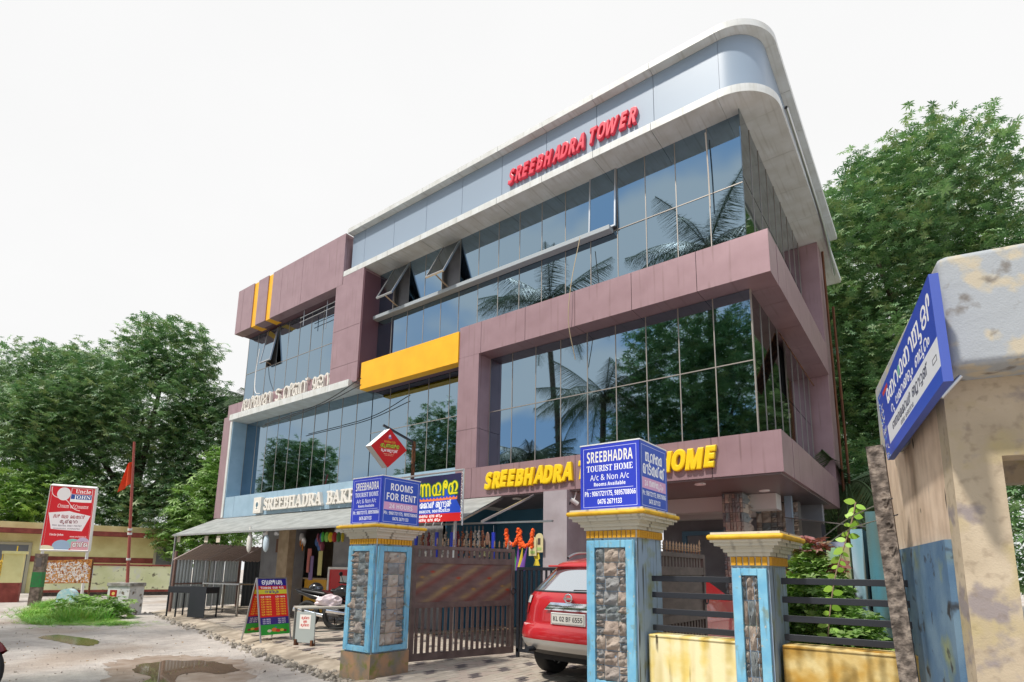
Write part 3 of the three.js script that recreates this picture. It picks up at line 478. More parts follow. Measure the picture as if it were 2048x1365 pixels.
// ---------------------------------------------------------------- gate pillars
function cornice(g, x0, x1, z0, z1, y, mat) {                // stepped cap mouldings growing outwards, then a rounded lip
  const steps = [[0.02, 0.03], [0.045, 0.03], [0.06, 0.02], [0.1, 0.028], [0.125, 0.02]]; let yy = y;
  const list = steps.map(([o, h]) => { const b = B(x0 - o, x1 + o, yy, yy + h, z0 - o, z1 + o); yy += h; return b; });
  wpart('cap_moulding', merge(list), mat, g);
  const o = 0.15; wpart('cap_lip', RB(x0 - o, x1 + o, yy, yy + 0.042, z0 - o, z1 + o, 0.02), M.lip, g);
  wpart('cap_slab', B(x0 - 0.12, x1 + 0.12, yy + 0.042, yy + 0.06, z0 - 0.12, z1 + 0.12), M.cornice, g); return yy + 0.06;
}
function dentils(g, x0, x1, z0, z1, y, h) {
  const d = 0.022, pitch = 0.047;
  const nx = Math.round((x1 - x0) / pitch), nz = Math.round((z1 - z0) / pitch), bx = new THREE.BoxGeometry(0.034, h, d), b = bases.get(g);
  for (let i = 0; i < nx; i++) for (const z of [z1 + d / 2]) { const m = part('dentil', bx, M.dentil, g); m.position.set(x0 + (i + 0.5) * (x1 - x0) / nx - b.x, y + h / 2 - b.y, z - b.z); }
  for (let i = 0; i < nz; i++) { const m = part('dentil', bx, M.dentil, g); m.rotation.y = Math.PI / 2; m.position.set(x1 + d / 2 - b.x, y + h / 2 - b.y, z0 + (i + 0.5) * (z1 - z0) / nz - b.z); }
}
function framed(g, o, u, wd, y0, y1, fw, course) {           // blue frame standing proud with stones inside
  const n = u.clone().cross(V(0, 1, 0)), P = (a, y, d) => o.clone().addScaledVector(u, a).addScaledVector(n, d).setY(y);
  const bx = (a0, a1, b0, b1, t = 0.035) => { const p = P(a0, b0, 0), q = P(a1, b1, t); return RB(Math.min(p.x, q.x), Math.max(p.x, q.x), b0, b1, Math.min(p.z, q.z), Math.max(p.z, q.z), 0.006); };
  wpart('panel_frame', merge([bx(0, fw, y0, y1), bx(wd - fw, wd, y0, y1), bx(fw, wd - fw, y0, y0 + fw * 0.8), bx(fw, wd - fw, y1 - fw * 0.8, y1)]), M.skyblue, g);
  stoneFacing(g, P(fw, y0 + fw * 0.8, 0.002), u, wd - 2 * fw, y1 - y0 - fw * 1.6, course, 0.045);
}
function gatePillar(label, x0, x1, z0, z1, ht, twoPanels, course, fw) {
  const g = thing('gate_pillar', label, 'pillar', [(x0 + x1) / 2, ROAD, (z0 + z1) / 2], 0, 'gate and fence pillars');
  wpart('shaft', B(x0, x1, 0.28, ht, z0, z1), M.pillarblue, g);
  wpart('plinth', B(x0 - 0.025, x1 + 0.025, ROAD, 0.28, z0 - 0.025, z1 + 0.025), M.plinth, g);
  framed(g, V(x0 + 0.012, 0, z1), V(1, 0, 0), x1 - x0 - 0.024, 0.3, ht - 0.02, fw, course);
  if (twoPanels) framed(g, V(x1, 0, z1 - 0.012), V(0, 0, -1), z1 - z0 - 0.024, 0.3, ht - 0.02, fw, course);
  wpart('dentil_band', B(x0 - 0.004, x1 + 0.004, ht, ht + 0.075, z0 - 0.004, z1 + 0.004), M.cornice, g);
  dentils(g, x0, x1, z0, z1, ht + 0.004, 0.066);
  return cornice(g, x0, x1, z0, z1, ht + 0.075, M.cornice);
}
const LP = [-6.27, -5.737, -5.28, -4.7], RP = [-2.687, -2.178, -5.25, -4.7];
const topL = gatePillar('sky blue gate pillar with stone panels on two faces beside the brown gate', ...LP, 1.63, true, 0.145, 0.085);
const topR = gatePillar('sky blue gate pillar with stone panel, plain streaked flank, carrying the larger blue sign box', ...RP, 1.63, false, 0.135, 0.085);
gatePillar('short narrow fence pillar with stone strip between the black rails', -1.36, -1.075, -5.28, -4.7, 1.385, false, 0.2, 0.07);

// ---------------------------------------------------------------- sign boxes on the pillars
const BLUE = '#2b3fc4', PHONE = 'Ph : 9061721175, 9895708066', PHONE2 = '0476 2671133';
const frame = (x, w2, h2, bg) => { const gr = bg || BLUE; x.fillStyle = gr; x.fillRect(0, 0, w2, h2); x.strokeStyle = '#e6e8ff'; x.lineWidth = 4; x.strokeRect(w2 * 0.055, h2 * 0.05, w2 * 0.89, h2 * 0.9); };
const faceHome = printed(640, 720, (x, a, b) => { frame(x, a, b); txt(x, 'SREEBHADRA', 320, 196, 170, 500, '#f4f0e4'); txt(x, 'TOURIST HOME', 320, 296, 92, 500, '#ffffff', 'bold', 'serif'); txt(x, 'A/c & Non A/c', 320, 394, 88, 420, '#ffffff', ''); txt(x, 'Rooms Available', 320, 458, 56, 345, '#ffffff', 'bold'); x.fillStyle = '#fff'; x.fillRect(70, 486, 500, 4); txt(x, PHONE, 320, 566, 76, 550, '#ffffff', 'bold'); txt(x, PHONE2, 320, 654, 76, 262, '#ffffff', 'bold'); });
const faceRooms = printed(640, 720, (x, a, b) => { frame(x, a, b, '#2450c0'); txt(x, 'ROOMS', 320, 200, 150, 390, '#ffffff'); txt(x, 'FOR RENT', 320, 350, 150, 510, '#ffffff'); x.fillStyle = '#dfa6cf'; x.fillRect(38, 384, 564, 118); txt(x, '24 HOURS', 320, 476, 96, 400, '#f6eef6'); txt(x, PHONE, 320, 574, 70, 560, '#ffffff'); txt(x, PHONE2, 320, 656, 70, 270, '#ffffff'); });
const faceMal = printed(640, 720, (x, a, b) => { frame(x, a, b, '#2450c0'); mal(x, 'rooms', 320, 200, 92, 400, '#ffffff', 0.2); mal(x, 'rent', 320, 340, 100, 520, '#ffffff', 0.2); x.fillStyle = '#dfa6cf'; x.fillRect(38, 384, 564, 118); txt(x, '24', 130, 474, 84, 76, '#f6eef6'); mal(x, 'hours', 370, 468, 56, 340, '#f6eef6', 0.2); txt(x, PHONE, 320, 574, 70, 560, '#ffffff'); txt(x, PHONE2, 320, 656, 70, 270, '#ffffff'); });
const blueSide = plain(0.03, 0.055, 0.5, 0.45);
function signBox(label, x0, x1, z0, z1, y0, y1, fFront, fSide) {
  const g = thing('sign_box', label, 'sign', [(x0 + x1) / 2, y0, (z0 + z1) / 2]);
  wpart('box', B(x0, x1, y0, y1, z0, z1), blueSide, g); wpart('top_edge', B(x0 - 0.006, x1 + 0.006, y1, y1 + 0.012, z0 - 0.006, z1 + 0.006), M.signwhite, g);
  wpart('front_face', quad(V(x0, y0, z1 + 0.003), V(x1, y0, z1 + 0.003), V(x1, y1, z1 + 0.003), V(x0, y1, z1 + 0.003)), fFront, g);
  wpart('side_face', quad(V(x1 + 0.003, y0, z1), V(x1 + 0.003, y0, z0), V(x1 + 0.003, y1, z0), V(x1 + 0.003, y1, z1)), fSide, g);
}
signBox('blue box sign advertising rooms for rent, on the pillar beside the brown gate', -6.33, -5.72, -5.38, -4.72, topL, topL + 0.62, faceHome, faceRooms);
signBox('larger blue box sign with Malayalam side, on the pillar with the plain flank', -2.74, -2.12, -5.30, -4.68, topR, topR + 0.63, faceHome, faceMal);

// ---------------------------------------------------------------- gates and fences
const gateMat = std({ map: tex(512, 512, (u, v) => {
  let c = mix([0.41, 0.345, 0.33], [0.48, 0.405, 0.385], cl(0.5 + tileF(u, v, 7, 3, 4)));
  for (let k = -1; k < 4; k++) { const d = (u * 1.3 - v * 0.75) - (k * 0.42 - 0.3), a = Math.exp(-((d / 0.065) ** 2)), r = Math.exp(-(((d - 0.13) / 0.06) ** 2)); c = mix(c, [0.68, 0.60, 0.38], a * 0.6 * cl(0.8 + tileF(u, v, 6, 7, 3))); c = mix(c, [0.52, 0.22, 0.18], r * 0.45); }
  for (const [a, b, q] of [[0.06, 0.64, 0], [0.42, 0.62, 1], [0.75, 0.62, 1], [0.28, 0.35, 0], [0.58, 0.33, 0], [0.9, 0.4, 0], [0.16, 0.78, 1], [0.96, 0.3, 1]]) { const e = Math.exp(-(((u - a) / 0.022) ** 2 + ((v - b) / 0.03) ** 2)); c = mix(c, q ? [0.72, 0.22, 0.14] : [0.70, 0.55, 0.28], e * 0.8); }
  return c; }, 1), roughness: 0.5, metalness: 0.15 });
const gateBrown = mottled([0.45, 0.385, 0.365], [0.37, 0.31, 0.295], 0.8, 0.5, 0.001);
const bronze = plain(0.26, 0.17, 0.11, 0.4, 0.5);
function spear(h = 0.13) { return new THREE.LatheGeometry([[0.0, 0], [0.008, 0], [0.007, 0.02], [0.020, 0.032], [0.007, 0.045], [0.018, 0.06], [0.006, 0.072], [0.015, 0.088], [0.0, 0.13]].map(([a, b]) => new THREE.Vector2(a, b * h / 0.13)), 7); }
const spearG = spear(), spearBig = spear(0.19), rivet = new THREE.SphereGeometry(0.016, 8, 6);
function gateLeaf(label, hinge, dir, len, ht, mats) {         // built along local +x from the hinge
  const g = thing('gate_leaf', label, 'gate', [hinge.x, 0, hinge.z], Math.atan2(-dir.z, dir.x)), [panelM, frameM] = mats;
  const y0 = 0.06, H = ht;
  part('gate_frame', merge([B(0, 0.06, y0, H, -0.025, 0.025), B(len - 0.06, len, y0, H, -0.025, 0.025), B(0.06, len - 0.06, y0, y0 + 0.1, -0.025, 0.025), B(0.06, len - 0.06, H - 0.05, H, -0.025, 0.025), B(0.06, len - 0.06, 0.78, 0.86, -0.024, 0.024), B(0.06, len - 0.06, H - 0.25, H - 0.16, -0.022, 0.022)]), frameM, g);
  const pg = new THREE.BoxGeometry(len - 0.12, H - 0.25 - 0.86, 0.012); part('sheet_panel', pg.translate(len / 2, (H - 0.25 + 0.86) / 2, 0), panelM, g);
  const n = Math.round(len / 0.098), step = (len - 0.12) / n, barG = B(-0.022, 0.022, y0 + 0.1, 0.78, -0.01, 0.01), tab = B(-0.024, 0.024, H - 0.16, H - 0.05, -0.012, 0.012);
  for (let i = 0; i < n; i++) { const x = 0.06 + (i + 0.5) * step; part('bar', barG, frameM, g).position.x = x; part('slot_bar', tab, frameM, g).position.x = x - step / 2; part('spear_tip', i === n - 1 ? spearBig : spearG, bronze, g).position.set(x, H, 0); const r = part('rivet', rivet, bronze, g); r.position.set(x, 0.42, 0.012); }
  part('latch_ring', new THREE.TorusGeometry(0.045, 0.008, 6, 16).translate(len - 0.03, 1.0, 0.04), M.blackmetal, g);
  return g;
}
const gl0 = V(-5.95, 0, -5.42), gl1 = onY(1025, 1314, 0);
gl0.copy(onY(815, 1334, 0)); 
gateLeaf('brown sheet metal gate leaf with gold diagonal stripes, spear tips and lower bars', gl0, gl1.clone().sub(gl0).normalize(), gl1.distanceTo(gl0), 1.66, [gateMat, gateBrown]);
gateLeaf('weathered grey gate leaf swung open behind the fence rails', V(-2.42, 0, -5.32), V(0.02, 0, -1).normalize(), 1.75, 1.55, [gateBrown, gateBrown]);
{ // black barred gate beyond the brown one
  const a = gl1.clone().add(V(0.06, 0, -0.02)), g = thing('bar_gate', 'black vertical bar gate standing behind the red car', 'gate', [a.x, 0, a.z]);
  part('gate_frame', merge([B(0, 1.5, 1.33, 1.38, -0.02, 0.02), B(0, 1.5, 0.08, 0.13, -0.02, 0.02), B(0, 0.05, 0, 1.33, -0.02, 0.02), B(1.45, 1.5, 0, 1.33, -0.02, 0.02)]), M.blackmetal, g);
  const bg = B(-0.014, 0.014, 0.13, 1.33, -0.012, 0.012); for (let i = 1; i < 16; i++) part('bar', bg, M.blackmetal, g).position.x = i * 0.092;
}
function railFence(label, x0, x1, wallMat) {
  const g = thing('rail_fence', label, 'fence', [(x0 + x1) / 2, ROAD, -4.95], 0, 'low walls with black rails');
  wpart('low_wall', B(x0, x1, ROAD, 0.765, -5.05, -4.85), wallMat, g); wpart('wall_coping', RB(x0, x1, 0.765, 0.785, -5.06, -4.84, 0.006), wallMat, g);
  for (const y of [1.245, 1.1, 0.955, 0.81]) wpart('rail', RB(x0, x1, y, y + 0.05, -4.965, -4.94, 0.003), M.blackmetal, g);
}
railFence('low yellow stained wall with four black rails between two blue pillars', RP[1] + 0.03, -1.39, M.yellowwall);
railFence('low mossy ochre wall with four black rails in front of the red leaved shrub', -1.045, -0.1, M.mosswall);

// ---------------------------------------------------------------- red car
{
  const car = thing('red_car', 'red sport utility car parked in the gateway, seen from behind', 'car', [-3.56, 0, -5.68], -0.09);
  const paint = new THREE.MeshPhysicalMaterial({ color: C(0.49, 0.010, 0.016), roughness: 0.3, clearcoat: 1, clearcoatRoughness: 0.04 });
  const lerpT = (t, x) => { if (x <= t[0][0]) return t[0][1]; for (let i = 1; i < t.length; i++) if (x <= t[i][0]) { const [a, b] = [t[i - 1], t[i]], k = (x - a[0]) / (b[0] - a[0]); return a[1] + (b[1] - a[1]) * k; } return t[t.length - 1][1]; };
  const HW = [[0.34, 0.82], [0.42, 0.88], [0.55, 0.905], [0.72, 0.905], [0.86, 0.885], [1.02, 0.865], [1.1, 0.83], [1.36, 0.68], [1.42, 0.63], [1.5, 0.52]];
  const ZR = [[0.34, 0.14], [0.40, 0.06], [0.46, 0.015], [0.54, 0], [0.6, 0.01], [0.66, 0.04], [0.69, 0.085], [0.9, 0.10], [1.0, 0.13], [1.06, 0.17], [1.09, 0.20], [1.36, 0.45], [1.41, 0.44], [1.45, 0.5], [1.5, 0.85]];
  const ZF = [[0.34, 4.15], [0.4, 4.27], [0.7, 4.25], [0.86, 4.12], [0.95, 3.9], [1.0, 3.2], [1.02, 3.05], [1.42, 2.25], [1.5, 1.9]];
  const cur = (u) => 0.05 * u * u + 0.26 * Math.abs(u) ** 5;
  const rear = (u, y, off = 0) => V(u * lerpT(HW, y), y, -(lerpT(ZR, y) + cur(u)) + off);
  const front = (u, y) => V(u * lerpT(HW, y) * 0.98, y, -(lerpT(ZF, y) - 1.2 * cur(u)));
  const ys = []; for (let y = 0.34; y <= 1.5001; y += 0.029) ys.push(y);
  const grid = (f, nu, rows) => { const pos = [], uv = [], idx = []; rows.forEach((y, j) => { for (let i = 0; i <= nu; i++) { const p = f(i / nu, y); pos.push(p.x, p.y, p.z); uv.push(i / nu, j / (rows.length - 1)); } }); for (let j = 0; j < rows.length - 1; j++) for (let i = 0; i < nu; i++) { const a = j * (nu + 1) + i, b = a + 1, c = a + nu + 1, d = c + 1; idx.push(a, b, d, a, d, c); } const g = new THREE.BufferGeometry(); g.setAttribute('position', new THREE.Float32BufferAttribute(pos, 3)); g.setAttribute('uv', new THREE.Float32BufferAttribute(uv, 2)); g.setIndex(idx); g.computeVertexNormals(); return g; };
  const body = [grid((t, y) => rear(t * 2 - 1, y), 28, ys), grid((t, y) => front(1 - t * 2, y), 20, ys)];
  for (const s of [1, -1]) body.push(grid((t, y) => { const a = rear(s, y), b = front(s, y), k = s > 0 ? t : 1 - t, p = a.clone().lerp(b, k); p.x += s * 0.035 * Math.sin(k * Math.PI); return p; }, 16, ys));
  body.push(grid((t, y) => { const k = (y - 0.34) / 1.16, a = rear(t * 2 - 1, 1.5), b = front(t * 2 - 1, 1.5); const p = a.lerp(b, k); p.y += 0.03 * Math.sin(k * Math.PI); return p; }, 12, ys));
  part('body', merge(body), paint, car);
  part('underbody', B(-0.62, 0.62, 0.26, 0.36, -4.0, -0.25), M.rubber, car);
  const patch = (name, u0, u1, y0, y1, off, mat, nu = 14, parent = car) => { const rows = []; const n = Math.max(2, Math.round((y1 - y0) / 0.02)); for (let i = 0; i <= n; i++) rows.push(y0 + (y1 - y0) * i / n); return part(name, grid((t, y) => { const k = (y - y0) / (y1 - y0), a = typeof u0 === 'function' ? u0(k) : u0, b = typeof u1 === 'function' ? u1(k) : u1; return rear(a + (b - a) * t, y, off); }, nu, rows), mat, parent); };
  const tint = std({ color: C(0.62, 0.66, 0.7), roughness: 0.05, metalness: 0.9 });
  const win = patch('rear_window', (k) => -0.93 + 0.05 * k, (k) => 0.93 - 0.05 * k, 1.085, 1.352, 0.006, tint, 20);
  patch('window_seal', -0.95, 0.95, 1.07, 1.088, 0.007, M.black, 20, win);
  part('wiper', tube([V(0.02, 1.1, -0.17), V(0.25, 1.105, -0.19), V(0.46, 1.13, -0.25)], 0.008, 10, 5), M.black, win);
  part('roof_spoiler', RB(-0.58, 0.58, 1.375, 1.40, -0.56, -0.425, 0.01), paint, car);
  for (const s of [-1, 1]) {
    const lamp = patch('tail_lamp', s < 0 ? -1 : (k) => 0.80 - 0.06 * k, s < 0 ? (k) => -0.80 + 0.06 * k : 1, 0.80, 1.03, 0.012, new THREE.MeshPhysicalMaterial({ color: C(0.5, 0.01, 0.015), roughness: 0.1, clearcoat: 1 }), 6);
    patch('reversing_lens', s < 0 ? -0.995 : 0.76, s < 0 ? -0.76 : 0.995, 0.93, 1.02, 0.017, plain(0.75, 0.74, 0.72, 0.12, 0.2), 6, lamp);
    part('roof_rail', tube([V(s * 0.5, 1.5, -0.75), V(s * 0.52, 1.56, -0.95), V(s * 0.53, 1.57, -1.6), V(s * 0.5, 1.53, -2.1)], 0.018, 16, 6), M.steel, car);
    part('wing_mirror', new THREE.SphereGeometry(0.1, 12, 8).scale(1, 0.75, 0.7).translate(s * 1.0, 1.05, -2.9), paint, car);
    for (const z of [-0.83, -3.4]) {
      const wheel = new THREE.Group(); wheel.name = 'wheel'; wheel.position.set(s * 0.80, 0.325, z); car.add(wheel);
      part('tyre', new THREE.LatheGeometry([[0.2, -0.1], [0.29, -0.105], [0.322, -0.08], [0.327, 0], [0.322, 0.08], [0.29, 0.105], [0.2, 0.1]].map(([a, b]) => new THREE.Vector2(a, b)), 36).rotateZ(Math.PI / 2), M.rubber, wheel);
      const spokes = [new THREE.CylinderGeometry(0.205, 0.205, 0.12, 24).rotateZ(Math.PI / 2).scale(0.4, 1, 1)]; for (let k = 0; k < 5; k++) spokes.push(B(0.03 * s - 0.03, 0.03 * s + 0.05, 0.03, 0.2, -0.025, 0.025).rotateX(k * 1.2566));
      part('rim', merge(spokes), plain(0.3, 0.3, 0.31, 0.35, 0.8), wheel);
      part('wheel_arch', new THREE.TorusGeometry(0.37, 0.05, 8, 24, Math.PI).rotateY(Math.PI / 2).translate(s * 0.9, 0.325, z), M.rubber, car);
    }
  }
  patch('bumper_lower', -0.97, 0.97, 0.34, 0.42, 0.01, plain(0.05, 0.048, 0.045, 0.6), 20);
  patch('skid_plate', (k) => -0.72 - 0.1 * k, (k) => 0.72 + 0.1 * k, 0.40, 0.52, 0.022, plain(0.6, 0.58, 0.54, 0.35, 0.5), 20);
  part('exhaust', new THREE.CylinderGeometry(0.035, 0.035, 0.14, 14).rotateX(Math.PI / 2).translate(-0.5, 0.40, 0.0), M.blackmetal, car);
  patch('chrome_bar', (k) => -0.40 + 0.09 * k, (k) => 0.40 - 0.09 * k, 0.865, 0.955, 0.03, M.chrome, 14);
  const plate = part('number_plate', RB(-0.25, 0.25, 0.70, 0.84, -0.10, -0.072, 0.006), M.signwhite, car);
  part('plate_print', quad(V(-0.24, 0.71, -0.068), V(0.24, 0.71, -0.068), V(0.24, 0.83, -0.068), V(-0.24, 0.83, -0.068)), printed(512, 128, (x) => { x.fillStyle = '#d9d7cf'; x.fillRect(0, 0, 512, 128); x.strokeStyle = '#333'; x.lineWidth = 4; x.strokeRect(6, 6, 500, 116); txt(x, 'KL 02 BF 6555', 256, 94, 82, 460, '#26262a'); }), plate);
  const badge = part('emblem', new THREE.TorusGeometry(0.05, 0.010, 8, 28).translate(0, 1.005, -0.088), M.chrome, car);
  part('emblem_bar', B(-0.066, 0.066, 0.993, 1.017, -0.092, -0.078), M.chrome, badge);
  part('model_name', quad(rear(-0.83, 0.655, 0.02).setZ(-0.16), rear(-0.56, 0.655, 0.02).setZ(-0.102), rear(-0.56, 0.69, 0.02).setZ(-0.105), rear(-0.83, 0.69, 0.02).setZ(-0.165)), std({ map: canvasTex(256, 40, (x) => { x.fillStyle = '#c1121c'; x.fillRect(0, 0, 256, 40); txt(x, 'TERRANO', 128, 34, 38, 240, '#f0eeee'); }), roughness: 0.3 }), car);
}
// ---------------------------------------------------------------- awning and hanging signs
const sheetGrey = mottled([0.63, 0.64, 0.63], [0.54, 0.55, 0.54], 1.4, 0.6, 0.001);
function slab(a, b, c, d, t) {                                // sheet with thickness t below its four corners
  const k = [a, b, c, d], l = k.map((v) => v.clone().add(V(0, -t, 0))), list = [quad(...k), quad(l[3], l[2], l[1], l[0])];
  for (let i = 0; i < 4; i++) { const j = (i + 1) % 4; list.push(quad(l[i], l[j], k[j], k[i])); } return metricUV(merge(list));
}
{
  const fl = onY(345, 1070, 2.24), fr = onZ(926, 1036, -7.05), bl = V(-18.9, 2.84, F + 0.02), br = V(-7.0, 2.80, F + 0.02);
  const g = thing('shop_awning', 'long sloping grey sheet awning over the shop fronts', 'awning', [-12, 2.2, -8]);
  const N = 6; for (let i = 0; i < N; i++) { const t0 = i / N, t1 = (i + 1) / N; wpart('awning_sheet', slab(fl.clone().lerp(fr, t0), fl.clone().lerp(fr, t1 - 0.001), bl.clone().lerp(br, t1 - 0.001), bl.clone().lerp(br, t0), 0.012 + 0.002 * (i % 2)), sheetGrey, g); }
  wpart('edge_bar', sqbar(fl.clone().add(V(0, -0.03, 0)), fr.clone().add(V(0, -0.03, 0)), 0.035), M.steel, g);
  for (let i = 0; i <= N; i++) { const t = i / N; wpart('rafter', sqbar(fl.clone().lerp(fr, t).add(V(0, -0.035, 0)), bl.clone().lerp(br, t).add(V(0, -0.04, -0.02)), 0.03), M.steel, g); }
  for (const t of [0.02, 0.985]) { const p = fl.clone().lerp(fr, t); wpart('post', sqbar(V(p.x, 0, p.z), p.clone().add(V(0, -0.05, 0)), 0.04), M.steel, g); }
  const r = onZ(1085, 1048, -7.3), s = thing('hanging_rail', 'steel rail under the awning carrying shop goods', 'rail', [-6.4, 2.1, -7.3]);
  wpart('rail', sqbar(V(-8.9, 2.14, -7.25), V(r.x, 2.12, -7.6), 0.03), M.steel, s); wpart('upright', sqbar(V(-6.35, 2.15, -7.45), V(-6.2, 2.76, -8.8), 0.035), M.steel, s);
}
const RED = '#cf1018';
{ // diamond shaped box sign on a bracket
  const X = -7.9, c = [[780, 858], [813.4, 901.5], [774.9, 936], [741.6, 891.3]].map(([a, b]) => onX(a, b, X)), g = thing('diamond_sign', 'red diamond shaped box sign hanging from a bracket above the blue sign box', 'sign', [X, c[2].y, c[2].z]);
  const D = V(-0.15, 0, 0), k = c.map((v) => v.clone().add(D));
  for (let i = 0; i < 4; i++) { const j = (i + 1) % 4; wpart('box_side', quad(c[j], c[i], k[i], k[j]), i === 3 ? M.signwhite : plain(0.5, 0.5, 0.5, 0.5), g); }
  wpart('back_face', quad(k[0], k[1], k[2], k[3]), plain(0.5, 0.02, 0.03, 0.5), g);
  const face = printed(512, 512, (x) => {                     // drawn in the diamond's own square, text along its diagonal
    x.fillStyle = RED; x.fillRect(0, 0, 512, 512); x.save(); x.translate(256, 256); x.rotate(-Math.PI / 4);
    x.fillStyle = '#e8e4f0'; x.beginPath(); x.ellipse(0, -215, 22, 34, 0.3, 0, 7); x.fill(); x.fillStyle = '#7f6fc0'; x.beginPath(); x.ellipse(6, -190, 34, 16, 0, 0, 7); x.fill(); x.fillStyle = '#e0a020'; x.fillRect(-34, -172, 68, 8);
    txt(x, 'Krishna Lila', 0, -95, 54, 230, '#d8c23a', 'italic bold', 'serif'); mal(x, 'leela', 10, -8, 62, 400, '#c9d63a', 0.19, 'center', '#4a1a10'); x.fillStyle = '#e08a30'; x.fillRect(-200, 8, 400, 6); mal(x, 'pooja', 5, 72, 42, 330, '#ffffff', 0.2);
    for (const [y, q] of [[120, 210], [146, 170]]) mal(x, 'line', 0, y, 14, q, '#f3c7a0', 0.2); x.restore();
  });
  wpart('front_face', quad(c[3], c[2], c[1], c[0]).translate(0.003, 0, 0), face, g);
  const p0 = onX(828, 886, X), arm0 = onX(775, 849, X);
  const b = thing('sign_bracket', 'rusty steel post with an angled arm holding the diamond sign', 'bracket', [X, 2.7, p0.z]);
  wpart('post', sqbar(V(X, 2.65, p0.z), V(X, p0.y + 0.02, p0.z), 0.05), M.rust, b); wpart('arm', sqbar(V(X, p0.y, p0.z), V(X - 0.12, arm0.y, arm0.z), 0.035), M.blackmetal, b);
  wpart('cable', tube([V(X, p0.y, p0.z), V(X, p0.y - 0.05, (p0.z * 2 + c[1].z) / 3), V(X - 0.1, c[1].y + 0.15, c[1].z - 0.1)], 0.008), M.black, b);
}
{ // printed banner in a pipe frame
  const z = -6.95, a = onZ(923, 946, z), b = onZ(923, 1042, z), x0 = -8.9, x1 = a.x, y0 = b.y, y1 = a.y;
  const g = thing('cloth_banner', 'blue printed cloth banner with yellow Malayalam title laced to a pipe frame', 'banner', [(x0 + x1) / 2, y0, z]);
  const print = printed(1400, 560, (x, W, H) => {
    x.fillStyle = '#1d49bd'; x.fillRect(0, 0, W, H); x.fillStyle = '#20204a'; x.fillRect(0, 0, W, 120); x.beginPath(); x.moveTo(W, 0); x.lineTo(W, 420); x.lineTo(W - 180, 0); x.fill();
    mal(x, 'leelaEnd', 1085, 240, 150, 560, '#e3d51e', 0.15, 'center', '#2c6a20'); mal(x, 'leela', 380, 240, 130, 600, '#e3d51e', 0.15, 'center', '#2c6a20'); x.fillStyle = '#ef7b3a'; x.fillRect(260, 268, 1100, 38); for (let i = 0; i < 24; i++) { x.beginPath(); x.arc(280 + i * 46, 268, 16, 0, Math.PI); x.fillStyle = '#1d49bd'; x.fill(); }
    mal(x, 'stores', 1000, 385, 66, 560, '#ffffff', 0.17); mal(x, 'phone', 660, 440, 30, 120, '#fff', 0.2); txt(x, '9495868375, 9061620329', 1010, 446, 46, 520, '#ffffff');
    x.fillStyle = '#cc1518'; x.fillRect(0, 462, W, 98); mal(x, 'line', 900, 500, 28, 960, '#fff', 0.22); mal(x, 'line', 880, 546, 28, 990, '#fff', 0.22);
    x.fillStyle = '#cfd3d8'; x.beginPath(); x.moveTo(1270, 300); x.lineTo(1290, 360); x.lineTo(1250, 360); x.fill();
  });
  const gm = new THREE.PlaneGeometry(x1 - x0, y1 - y0, 24, 10).translate((x0 + x1) / 2, (y0 + y1) / 2, z), p = gm.attributes.position; for (let i = 0; i < p.count; i++) p.setZ(i, z + 0.018 * n2(p.getX(i) * 2.5, p.getY(i) * 1.2)); gm.computeVertexNormals();
  print.side = THREE.DoubleSide; wpart('banner_cloth', gm, print, g);
  wpart('pipe_frame', merge([bar(V(x0, y1 + 0.035, z), V(x1 + 0.06, y1 + 0.05, z), 0.018), bar(V(x1 + 0.05, y0 - 0.08, z), V(x1 + 0.05, y1 + 0.06, z), 0.018)]), M.steel, g);
  for (let i = 0; i < 9; i++) wpart('lacing', tube([V(x1, y0 + i * (y1 - y0) / 8.5, z), V(x1 + 0.06, y0 + 0.03 + i * (y1 - y0) / 8.5, z + 0.02), V(x1 + 0.01, y0 + 0.06 + i * (y1 - y0) / 8.5, z)], 0.005, 6, 4), M.signwhite, g);
  for (let i = 0; i < 7; i++) { const x = x0 + 0.9 + i * 0.2; wpart('lacing', bar(V(x, y0 + 0.01, z), V(x - 0.02, y0 - 0.06, z + 0.01), 0.005, 4), M.signwhite, g); }
}

